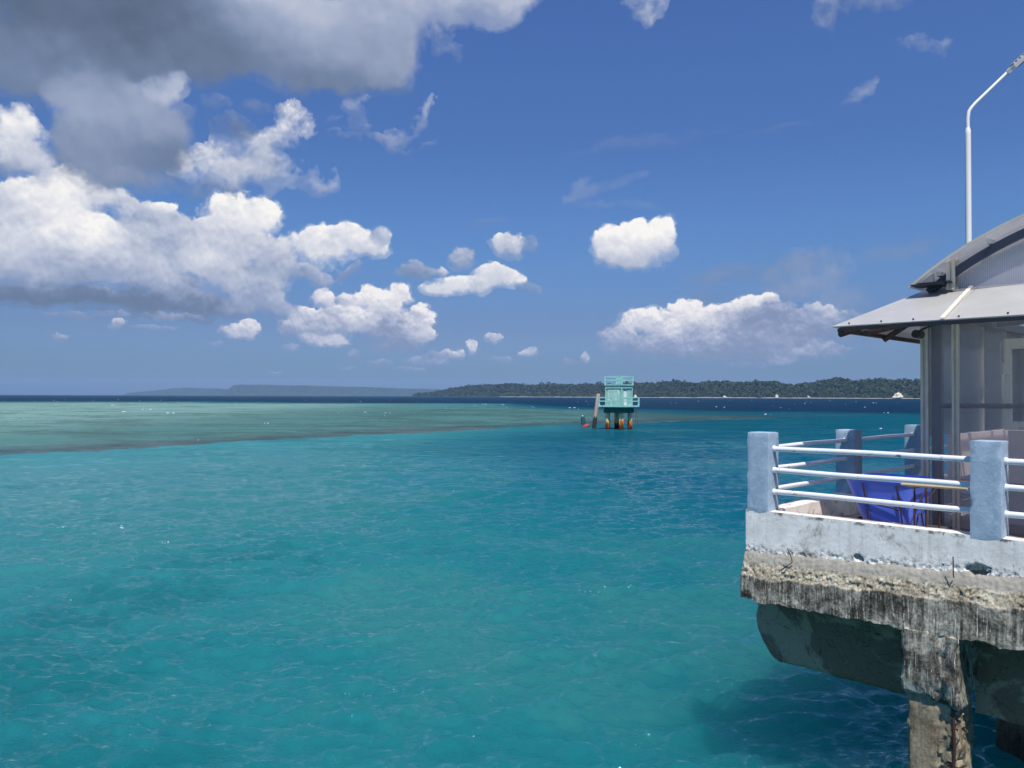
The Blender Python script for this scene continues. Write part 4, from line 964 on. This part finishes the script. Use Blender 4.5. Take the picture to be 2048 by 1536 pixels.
fr = deck_thing('front_railing', 'white three-pipe railing between pale blue posts on the near whitewashed pier edge, in full sun', 'railing', 0, 0, 3.26)
og = (0, 0, 3.26)
for u in (0.0, 2.36, 4.72): post(fr, u, 0.0, 4.185, org=og)
for z in RZ:
    rail(fr, (0.11, 0), (2.25, 0), z, og); rail(fr, (2.47, 0), (4.61, 0), z, og)
sr = deck_thing('side_railing', 'white three-pipe railing with shaded blue posts running back along the seaward side beside the kiosk', 'railing', 0, 2.45, 3.26)
og = (0, 2.45, 3.26)
for v, tz in ((2.45, 4.145), (5.08, 4.15), (7.6, 4.15), (10.1, 4.15)): post(sr, 0.0, v, tz, org=og)
for va, vb in ((0.11, 2.34), (2.56, 4.97), (5.19, 7.49), (7.71, 9.99)):
    for z in RZ: rail(sr, (0, va), (0, vb), z, og, 0.028)

# ------------------------------------------------------------------ the kiosk
KU, KV = 1.2, 1.77
kiosk = deck_thing('kiosk', 'polycarbonate waiting kiosk with aluminium frame, pale sloping canopy and curved roof on the pier deck', 'kiosk', KU, KV, DZ)
og = (KU, KV, DZ)
def kpart(name, m, b, parent=None, **kw): return b.build(name, M[m] if isinstance(m, str) else m, parent or kiosk, og, **kw)
U2, V2 = 6.10, 6.6
def profile_post(u, v, z0, z1, axis, w=0.075):
    """H-shaped aluminium section"""
    b = MB(); h = w / 2
    if axis == 'u':
        b.box(u - h, u - h * .35, v - .03, v + .02, z0, z1); b.box(u + h * .35, u + h, v - .03, v + .02, z0, z1); b.box(u - h * .35, u + h * .35, v - .012, v + .012, z0, z1)
    else:
        b.box(u - .03, u + .02, v - h, v - h * .35, z0, z1); b.box(u - .03, u + .02, v + h * .35, v + h, z0, z1); b.box(u - .012, u + .012, v - h * .35, v + h * .35, z0, z1)
    return b
kpart('mullion', 'alu', profile_post(1.215, KV, DZ, 5.60, 'u', 0.085))
m2_ = kpart('mullion', 'alu', profile_post(1.563, KV - .01, DZ, 6.285, 'u', 0.075))
kpart('mullion', 'alu', profile_post(1.555, 1.625, 5.885, 6.235, 'u', 0.085))
for z in (3.62, 4.1, 4.55, 5.05, 5.4, 6.2):
    bt = MB(); bt.tube([(1.563, KV - .045, z), (1.563, KV - .02, z)], 0.009, 8); bt.build('bolt', M['lampgrey'], m2_, og)
for u in (2.75, 3.85, 4.95, 6.08): kpart('mullion', 'alu', profile_post(u, KV - .01, DZ, 5.9, 'u', 0.075))
for v in (3.0, 4.2, 5.4, 6.58): kpart('mullion', 'alu', profile_post(KU, v, 4.12 if v < 6 else DZ, 5.75, 'v', 0.06))
# wall panels
def sheet(u0, u1, v0, v1, z0, z1): return MB().box(u0, u1, v0, v1, z0, z1)
us = [1.26, 1.525, 1.603, 2.712, 2.788, 3.812, 3.888, 4.912, 4.988, 6.04]
for k in range(0, 10, 2): kpart('wall_panel', 'poly_wall', sheet(us[k], us[k + 1], KV - .006, KV + .006, DZ + .02, 5.86))
M['poly_side'] = m_poly('smoky_polycarbonate_side', (0.975, 0.98, 0.988), 0.04, (0.74, 0.74, 0.76), 0.14, 0.022, 1, 0.4)
vs_ = [KV + .02, 2.96, 3.04, 4.16, 4.24, 5.36, 5.44, 6.54]
for k in range(0, 8, 2): kpart('wall_panel', 'poly_side', sheet(KU - .006, KU + .006, vs_[k], vs_[k + 1], 4.12, 5.74))
kpart('wall_panel', 'poly_side', sheet(6.09, 6.102, KV + .02, 6.54, DZ + .02, 5.74))
kpart('wall_panel', 'poly_wall', sheet(1.24, 6.06, 6.574, 6.586, DZ + .02, 5.9))
# inner steelwork
def sbox(*a): return MB().box(*a)
kpart('steel_column', 'dsteel', sbox(1.235, 1.345, 1.93, 2.04, DZ, 5.8), bevel=.008)
kpart('steel_column', 'dsteel', sbox(1.235, 1.345, 6.40, 6.51, DZ, 5.8), bevel=.008)
kpart('steel_column', 'dsteel', sbox(2.30, 2.41, 3.05, 3.16, DZ, 5.8), bevel=.008)
kpart('steel_column', 'dsteel', sbox(5.85, 5.96, 1.93, 2.04, DZ, 5.8), bevel=.008)
kpart('cross_rail', 'dsteel', MB().tube([(1.36, 1.86, 4.50), (5.84, 1.86, 4.52)], 0.032, 10), smooth=True, sharp=50)
kpart('ceiling_beam', 'dsteel', sbox(1.24, 1.34, 2.06, 6.4, 5.62, 5.74)); kpart('ceiling_beam', 'dsteel', sbox(1.36, 5.84, 2.06, 2.14, 5.62, 5.74))
kpart('ceiling_beam', 'dsteel', MB().tube([(1.4, 2.2, 5.68), (3.6, 4.2, 5.68)], 0.05, 8)); kpart('ceiling_beam', 'dsteel', MB().tube([(1.4, 4.3, 5.66), (3.6, 2.3, 5.66)], 0.045, 8))
# pinkish inner boards and counter
kpart('low_wall', 'pink', sbox(1.225, 1.285, 2.56, 6.38, 3.55, 4.115))
kpart('low_wall', 'pink', sbox(1.50, 5.8, 2.62, 2.68, 3.03, 3.495))
kpart('low_wall', 'pink', sbox(1.95, 5.8, 2.40, 2.45, 3.56, 4.20))
kpart('bench', 'brown', sbox(1.30, 5.8, 2.46, 2.61, 3.50, 3.545)); kpart('floor_board', 'brown', sbox(1.3, 6.0, 1.84, 6.3, DZ + .004, DZ + .03))
# framed opening
dr = kpart('window_frame', 'cream', sbox(1.985, 2.065, 2.06, 2.12, 4.22, 5.30), bevel=.006)
for a in ((2.068, 4.4, 2.06, 2.12, 5.18, 5.30), (2.068, 4.4, 2.06, 2.12, 4.22, 4.32), (3.05, 3.13, 2.06, 2.12, 4.323, 5.177)):
    MB().box(*a).build('frame_rail', M['cream'], dr, og)
h = MB(); h.box(1.965, 1.983, 2.02, 2.075, 5.02, 5.22); h.tube([(1.975, 2.03, 5.02), (1.975, 2.03, 5.27)], .012, 8); h.tube([(1.96, 2.03, 5.03), (2.0, 2.03, 5.03)], .014, 8); h.build('hinge', M['lampgrey'], dr, og)
h = MB(); h.tube([(2.0, 2.0, 4.58), (2.0, 1.98, 4.60), (2.0, 1.98, 4.86), (2.0, 2.03, 4.88), (2.05, 2.05, 4.88)], .010, 8); h.build('handle', M['cream'], dr, og)
# canopy round two sides
EV, EU, EZ, TZ = 0.48, 0.62, 5.42, 5.91
def slab4(p, th):
    p = [Vector(q) for q in p]; n = (p[1] - p[0]).cross(p[3] - p[0]).normalized() * th
    if n.z < 0: n = -n
    return [q for q in p], [q + n for q in p]
def quadsheet(p, th=.012):
    a, b = slab4(p, th); return MB().hexa(a, b)
CF = quadsheet([(EU, EV, EZ), (1.80, EV, EZ), (1.80, 1.80, TZ), (1.19, 1.80, TZ)])
kpart('canopy_sheet', 'poly_canopy', CF)
kpart('canopy_sheet', 'poly_canopy', quadsheet([(1.806, EV, EZ), (4.0, EV, EZ), (4.0, 1.80, TZ), (1.806, 1.80, TZ)]))
kpart('canopy_sheet', 'poly_canopy', quadsheet([(4.006, EV, EZ), (6.6, EV, EZ), (6.1, 1.80, TZ), (4.006, 1.80, TZ)]))
kpart('canopy_sheet', 'poly_canopy', quadsheet([(EU, EV + .006, EZ), (1.185, 1.80, TZ), (1.185, 6.6, TZ), (EU, 7.2, EZ)]))
st = MB(); st.hexa([(1.79, EV - .02, EZ + .016), (1.83, EV - .02, EZ + .016), (1.75, 1.80, TZ + .016), (1.71, 1.80, TZ + .016)], [(1.79, EV - .02, EZ + .034), (1.83, EV - .02, EZ + .034), (1.75, 1.80, TZ + .034), (1.71, 1.80, TZ + .034)])
kpart('joint_strip', 'cream', st)
kpart('edge_trim', 'black', sbox(EU + .10, 6.5, EV - .012, EV + .03, EZ - .045, EZ - .004))
kpart('edge_pipe', 'bpipe', MB().tube([(EU + .05, EV + .10, EZ - .03), (EU + .05, 7.0, EZ - .03)], 0.030, 10), smooth=True, sharp=50)
for (a, b) in (((EU + .09, EV + .02, EZ - .085), (1.22, 1.76, 5.72)), ((EU + .37, EV + .03, EZ - .09), (1.5, 1.74, 5.62)), ((EU + .06, 1.9, EZ - .075), (1.18, 1.9, 5.66))):
    kpart('canopy_strut', 'bpipe', MB().tube([a, b], 0.036, 10), smooth=True, sharp=50)
cl = MB(); cl.tube([(1.25, 1.35, 5.36), (1.25, 1.52, 5.36)], .05, 12); cl.tube([(1.25, 1.45, 5.40), (1.4, 1.72, 5.52)], .012, 6); kpart('floodlight', 'black', cl)
for u in (0.80, 1.16, 1.50, 1.95, 2.4):
    bo = MB(); bo.tube([(u, EV + .05, EZ + .03), (u, EV + .05, EZ + .05)], .010, 8); kpart('bolt', 'rustdark', bo)
# curved roof
UC, ZC, RR = 3.65, 2.96, 3.9
def arcz(u, r=RR): return ZC + math.sqrt(max(0, r * r - (u - UC) ** 2))
def arcsheet(v0, v1, th, u0, u1, r=RR, n=40):
    us = [u0 + (u1 - u0) * i / n for i in range(n + 1)]
    out = [(u, arcz(u, r)) for u in us]; inn = [(UC + (u - UC) * (r - th) / r, ZC + (z - ZC) * (r - th) / r) for u, z in out]
    vs = []; fs = []
    for v in (v0, v1):
        for (u, z) in out: vs.append((u, v, z))
        for (u, z) in inn: vs.append((u, v, z))
    k = n + 1
    for i in range(n):
        fs += [(i, i + 1, 2 * k + i + 1, 2 * k + i), (k + i + 1, k + i, 3 * k + i, 3 * k + i + 1), (i + 1, i, k + i, k + i + 1), (2 * k + i, 2 * k + i + 1, 3 * k + i + 1, 3 * k + i)]
    fs += [(0, 2 * k, 3 * k, k), (k - 1, 2 * k - 1, 4 * k - 1, 3 * k - 1)]
    return MB().add(vs, fs)
kpart('roof_sheet', 'poly_roof', arcsheet(1.45, 6.75, .014, 1.14, 6.16), smooth=True, sharp=40)
kpart('roof_edge', 'alu', arcsheet(1.436, 1.449, .03, 1.14, 6.16), smooth=True, sharp=40)
for v in (1.665, 4.1, 6.4): kpart('roof_rib', 'dsteel', arcsheet(v, v + .07, .085, 1.26, 6.04, RR - .095), smooth=True, sharp=40)
for u in (1.42, 1.96, 2.42, 3.0, 3.65, 4.3, 4.9, 5.5):
    z = arcz(u) - .062; kpart('purlin', 'lampgrey', MB().box(u - .025, u + .025, 1.62, 6.6, z - .03, z + .02))
# gable sheet under the curve
n = 30; us = [1.30 + (6.0 - 1.30) * i / n for i in range(n + 1)]
g = MB(); g.prism([(us[0], 5.90)] + [(us[-1], 5.90)] + [(u, arcz(u) - .03) for u in us[::-1]], 'y', KV + .015, KV + .027); kpart('gable_panel', 'poly_gable', g)
g = MB(); g.prism([(us[0], 5.90)] + [(us[-1], 5.90)] + [(u, arcz(u) - .03) for u in us[::-1]], 'y', 6.55, 6.562); kpart('gable_panel', 'poly_gable', g)
for a, b in (((2.02, 1.96, 6.40), (2.9, 1.96, 6.02)), ((2.9, 1.96, 6.05), (3.65, 1.96, 6.75)), ((1.5, 1.96, 5.95), (2.6, 1.96, 6.6))): kpart('roof_brace', 'dsteel', MB().tube([a, b], .035, 8))
pb = MB(); pb.box(1.17, 1.52, 1.42, 1.72, 5.945, 5.962); pb.box(1.22, 1.58, 1.50, 1.78, 5.966, 5.984); kpart('gutter_plate', 'black', pb)
kpart('eave_bracket', 'lampgrey', MB().hexa([(1.25, 1.60, 5.99), (1.36, 1.60, 5.99), (1.36, 1.68, 5.99), (1.25, 1.68, 5.99)], [(1.25, 1.60, 6.04), (1.36, 1.60, 6.10), (1.36, 1.68, 6.10), (1.25, 1.68, 6.04)]))

# ------------------------------------------------------------------ blue tub cart
cu, cv = 1.10, 0.86
cart = deck_thing('tub_cart', 'blue plastic tub on a rusty steel frame parked behind the near white railing', 'cart', cu, cv, DZ)
og = (cu, cv, DZ)
def rrect(x0, x1, y0, y1, r, n=5):
    o = []
    for (cx, cy, a0) in ((x1 - r, y1 - r, 0), (x0 + r, y1 - r, 90), (x0 + r, y0 + r, 180), (x1 - r, y0 + r, 270)):
        for k in range(n + 1):
            a = R(a0 + 90 * k / n); o.append((cx + r * math.cos(a), cy + r * math.sin(a)))
    return o
lev = [(3.10, .98, 1.44, .52, 1.12, .15), (3.14, .94, 1.46, .49, 1.15, .16), (3.36, .85, 1.47, .46, 1.2, .16), (3.60, .77, 1.49, .44, 1.26, .15), (3.64, .75, 1.50, .42, 1.28, .16), (3.665, .73, 1.52, .40, 1.30, .17), (3.675, .745, 1.505, .415, 1.285, .16),
       (3.66, .79, 1.46, .46, 1.24, .13), (3.40, .88, 1.43, .50, 1.16, .13), (3.16, .98, 1.40, .56, 1.08, .12)]
tb = MB(); rings = []
vsl = []; fsl = []
for (z, a, b, c, d, r) in lev:
    rings.append(len(vsl)); vsl += [(x, y, z) for x, y in rrect(a, b, c, d, r)]
k = 24
for q in range(len(lev) - 1):
    for i in range(k): fsl.append((rings[q] + i, rings[q] + (i + 1) % k, rings[q + 1] + (i + 1) % k, rings[q + 1] + i))
fsl.append(tuple(range(k))[::-1]); fsl.append(tuple(range(rings[-1], rings[-1] + k)))
tb.add(vsl, fsl); tb.build('tub', M['tub'], cart, og, smooth=True, sharp=50)
f_ = MB()
for u in (1.00, 1.36):
    f_.tube([(u, .40, 3.63), (u + .03, .445, 3.36), (u + .05, .47, 3.05)], .010, 8)
f_.tube([(1.03, .44, 3.42), (1.39, .435, 3.36)], .008, 8)
for v in (.44, .80, 1.24): f_.tube([(1.535, v, 3.62), (1.53, v, 3.04)], .010, 8)
f_.tube([(1.535, .44, 3.62), (1.535, 1.26, 3.62)], .010, 8); f_.tube([(1.53, .44, 3.36), (1.53, .80, 3.58)], .008, 8); f_.tube([(1.53, .80, 3.42), (1.53, 1.24, 3.60)], .008, 8)
f_.tube([(1.53, .44, 3.08), (1.53, 1.26, 3.08)], .008, 8); f_.tube([(1.53, .46, 3.10), (1.53, .56, 3.32), (1.53, .66, 3.32), (1.53, .76, 3.10)], .008, 8); f_.tube([(.98, .46, 3.08), (1.52, .46, 3.08)], .008, 8)
f_.build('frame', M['rust'], cart, og)
hd = MB(); hd.tube([(1.42, .385, 3.655), (2.06, .395, 3.66)], .019, 10); hd.build('handle', M['wood'], cart, og)
hd = MB(); hd.tube([(1.50, 1.27, 3.64), (2.08, 1.25, 3.64)], .019, 10); hd.build('handle', M['wood'], cart, og)
wh = MB(); wh.tube([(.84, .80, 3.10), (.84, .88, 3.10)], .10, 18); wh.build('wheel', M['black'], cart, og)
sp = deck_thing('timber_plank', 'short pale timber plank lying on the deck between the blue tub and the kiosk', 'plank', 1.33, 1.5, DZ)
MB().box(1.0, 1.52, 1.44, 1.60, DZ + .004, DZ + .065).build('board', M['wood'], sp, (1.33, 1.5, DZ), bevel=.006)

# ------------------------------------------------------------------ street lamp behind the kiosk
lx, ly = 7.66, 12.95
lamp = thing('street_lamp', 'tall white street lamp with a bent arm rising behind the kiosk roof', 'street lamp', (lx, ly, DZ))
og = (lx, ly, DZ)
b = MB(); b.tube([(lx, ly, DZ), (lx, ly, 9.02), (lx, ly, 9.10), (lx, ly, 9.14)], [.050, .045, .044, .030], 16); pole = b.build('pole', M['galv'], lamp, og, smooth=True, sharp=40)
b = MB(); b.tube([(lx, ly - .049, 7.10), (lx, ly - .043, 7.10)], .010, 8); b.build('bolt_hole', M['black'], pole, og)
b = MB(); b.box(lx - .16, lx + .16, ly - .16, ly + .16, DZ + .002, DZ + .02); b.build('base_plate', M['galv'], pole, og)
b = MB(); pts = [(lx, ly, 9.12), (lx, ly, 9.30), (lx + .02, ly, 9.42), (lx + .06, ly, 9.48), (lx + .13, ly, 9.56), (lx + .70, ly, 10.11)]
b.tube(pts, [.029, .028, .027, .027, .026, .024], 12); b.build('arm', M['galv'], lamp, og, smooth=True, sharp=60)
b = MB()
dx_, dz_ = .72, .69
def hp(s, w, h): return (lx + .66 + s * dx_ - h * dz_, ly + w, 10.07 + s * dz_ + h * dx_)
out = [(0, .03), (.06, .05), (.12, .085), (.30, .11), (.55, .115), (.68, .09), (.73, .03)]
for side in (1,):
    top = []; bot = []
    for (s, w) in out:
        top += [hp(s, -w, .03 if s > .1 else .025), hp(s, w, .03 if s > .1 else .025)]; bot += [hp(s, -w, -.035), hp(s, w, -.035)]
    m = len(out); vs = top + bot; fs = []
    for i in range(m - 1):
        a = 2 * i; fs += [(a, a + 1, a + 3, a + 2), (2 * m + a + 1, 2 * m + a, 2 * m + a + 2, 2 * m + a + 3), (a + 1, 2 * m + a + 1, 2 * m + a + 3, a + 3), (2 * m + a, a, a + 2, 2 * m + a + 2)]
    fs += [(0, 2 * m, 2 * m + 1, 1), (2 * m - 2, 2 * m - 1, 4 * m - 1, 4 * m - 2)]
    b.add(vs, fs)
for s in (.16, .24, .32, .40): b.add([hp(s, -.06, .03), hp(s + .03, -.06, .03), hp(s + .03, .06, .03), hp(s, .06, .03), hp(s, -.06, .055), hp(s + .03, -.06, .055), hp(s + .03, .06, .055), hp(s, .06, .055)], [(3, 2, 1, 0), (4, 5, 6, 7), (0, 1, 5, 4), (1, 2, 6, 5), (2, 3, 7, 6), (3, 0, 4, 7)])
head = b.build('lamp_head', M['lampgrey'], lamp, og)
b = MB(); b.hexa([hp(.20, -.07, -.055), hp(.60, -.07, -.055), hp(.60, .07, -.055), hp(.20, .07, -.055)], [hp(.18, -.085, -.036), hp(.62, -.085, -.036), hp(.62, .085, -.036), hp(.18, .085, -.036)]); b.build('lens', M['lens'], head, og)

# ------------------------------------------------------------------ beacon hut on piles
tx, ty, TY = 15.0, 108.5, R(-41.2)
hut = thing('beacon_hut', 'small turquoise concrete hut with railings standing on four rusty piles in the sea', 'hut', (tx, ty, 0), TY)
def hpart(name, m, b, parent=None, **kw): return b.build(name, M[m], parent or hut, (0, 0, 0), **kw)
for sx in (-1, 1):
    for sy in (-1, 1):
        b = MB(); b.tube([(1.11 * sx, 1.11 * sy, -3), (1.11 * sx, 1.11 * sy, 0.3), (1.11 * sx, 1.11 * sy, 2.45)], .335, 20); hpart('pile', 'rpile', b, smooth=True, sharp=50)
b = MB()
for s in (-1.11, 1.11): b.box(s - .36, s + .36, -1.62, 1.62, 2.32, 2.74)
b.box(-.74, .74, -1.47, -.75, 2.33, 2.735); b.box(-.74, .74, .75, 1.47, 2.33, 2.735); hpart('beam', 'turqdark', b)
b = MB(); b.box(-1.46, 1.46, -1.46, 1.46, 2.74, 3.14); hpart('base_slab', 'turqdark', b)
b = MB(); b.rough_box(-2.08, 2.08, -2.08, 2.08, 3.14, 3.36, .2, .008, 3); hpart('platform', 'turqrail', b)
def railing(name, hh, z0, z1, nmid, w, midpanel=None):
    ro = bpy.data.objects.new(name, None); C.objects.link(ro); ro.parent = hut; ro.location = (0, 0, z0)
    og2 = (0, 0, z0)
    cs = [(-hh, -hh), (hh, -hh), (hh, hh), (-hh, hh)]
    for i in range(4):
        a, c = Vector((*cs[i], 0)), Vector((*cs[(i + 1) % 4], 0))
        for k in range(nmid + 1):
            p = a.lerp(c, k / (nmid + 1)); b = MB(); b.box(p.x - w, p.x + w, p.y - w, p.y + w, z0, z1); b.build('rail_post', M['turqrail'], ro, og2)
        d = (c - a).normalized()
        for f in (.52, .96):
            z = z0 + (z1 - z0) * f; b = MB(); q = a + d * w; r = c - d * w; n_ = Vector((-d.y, d.x, 0)) * w * .7
            b.hexa([q - n_ + Vector((0, 0, z - .07)), r - n_ + Vector((0, 0, z - .07)), r + n_ + Vector((0, 0, z - .07)), q + n_ + Vector((0, 0, z - .07))], [q - n_ + Vector((0, 0, z + .07)), r - n_ + Vector((0, 0, z + .07)), r + n_ + Vector((0, 0, z + .07)), q + n_ + Vector((0, 0, z + .07))])
            b.build('rail', M['turqrail'], ro, og2)
    return ro
railing('platform_railing', 1.98, 3.36, 4.50, 1, .09)
# cabin: four walls with recessed panels, corner pillars and roof slab
wl = MB(); L_ = 1.40; z0, z1 = 3.36, 6.12
for sx in (-1, 1):
    for sy in (-1, 1): wl.box(sx * L_ - .16 if sx > 0 else -L_, sx * L_ if sx > 0 else -L_ + .16, sy * L_ - .16 if sy > 0 else -L_, sy * L_ if sy > 0 else -L_ + .16, z0, z1)
wl.box(-1.24, 1.24, -1.28, -1.16, z0, z1)                       # near wall, set back between the pillars
wl.box(-1.24, 1.24, -1.40, -1.281, 5.72, z1); wl.box(-1.24, 1.24, -1.36, -1.281, z0, 3.78)
wl.box(-1.24, 1.24, 1.16, 1.28, z0, z1); wl.box(-1.28, -1.16, -1.159, 1.159, z0, z1)
wl.box(1.16, 1.30, -1.159, -.78, z0, z1); wl.box(1.16, 1.30, .10, 1.159, z0, z1); wl.box(1.16, 1.30, -.779, .099, 5.46, z1); wl.box(1.301, 1.40, -1.24, 1.24, 5.72, z1)
wall = hpart('wall', 'turq', wl, bevel=.012)
b = MB(); b.rough_box(-1.02, 1.02, -1.335, -1.283, 3.95, 5.55, .12, .004, 4); b.build('panel', M['peel'], wall)
b = MB(); b.box(1.20, 1.25, -.74, .06, 3.40, 5.42); dr2 = hpart('door', 'whitedoor', b)
b = MB(); b.box(1.251, 1.275, -.74, .06, 4.30, 4.40); b.build('door_rail', M['turq'], dr2)
b = MB(); b.rough_box(-1.50, 1.50, -1.50, 1.50, 6.12, 6.32, .2, .006, 3); hpart('roof', 'turq', b)
tr_ = railing('roof_railing', 1.38, 6.32, 7.42, 0, .10)
b = MB(); b.box(.45, 1.20, -1.43, -1.36, 6.36, 7.30); b.build('panel', M['turqrail'], tr_, (0, 0, 6.32))
b = MB(); b.tube([(2.02, 1.4, 3.3), (2.10, 1.45, 1.2), (2.06, 1.5, .1)], .022, 6); b.tube([(2.02, 1.0, 3.3), (2.08, 1.0, 1.2), (2.05, 1.1, .1)], .022, 6)
hpart('rope', 'rustdark', b)

# leaning pile and buoy beside it
def base_xy(px, py, z=0.0): return ground(px, py, z)
pxy = base_xy(1188, 857)
lp = MB(); lp.tube([(0, 0, -3), (-.02, 0, 0), (.36, .1, 2.8), (.66, .2, 4.95), (.665, .2, 5.0)], [.33, .31, .29, .27, .24], 14)
tag(lp.build('leaning_pile', M['leanpile'], loc=(pxy[0], pxy[1], 0), smooth=True, sharp=40), 'grey leaning pile with a dark foot in the sea, left of the turquoise hut', 'pile')
bx, by = base_xy(1171, 853)
by_ = thing('buoy', 'small green topped buoy with a red float, left of the grey leaning pile', 'buoy', (bx, by, 0.05))
by_.rotation_euler = (R(4), R(-9), 0)
b = MB(); b.tube([(0, 0, -.25), (0, 0, -.1), (0, 0, .12), (0, 0, .26), (0, 0, .30)], [.45, .62, .66, .55, .40], 22); b.build('float', M['bred'], by_, smooth=True, sharp=60)
b = MB(); b.tube([(-.22, 0, .30), (-.22, 0, .5), (-.22, 0, 1.45), (-.22, 0, 1.55)], [.40, .34, .28, .22], 16); b.build('body', M['bgreen'], by_, smooth=True, sharp=50)
b = MB(); b.tube([(-.22, 0, 1.55), (-.22, 0, 1.68), (-.22, 0, 1.76)], [.14, .13, .06], 12); b.build('lantern', M['lampgrey'], by_, smooth=True, sharp=50)
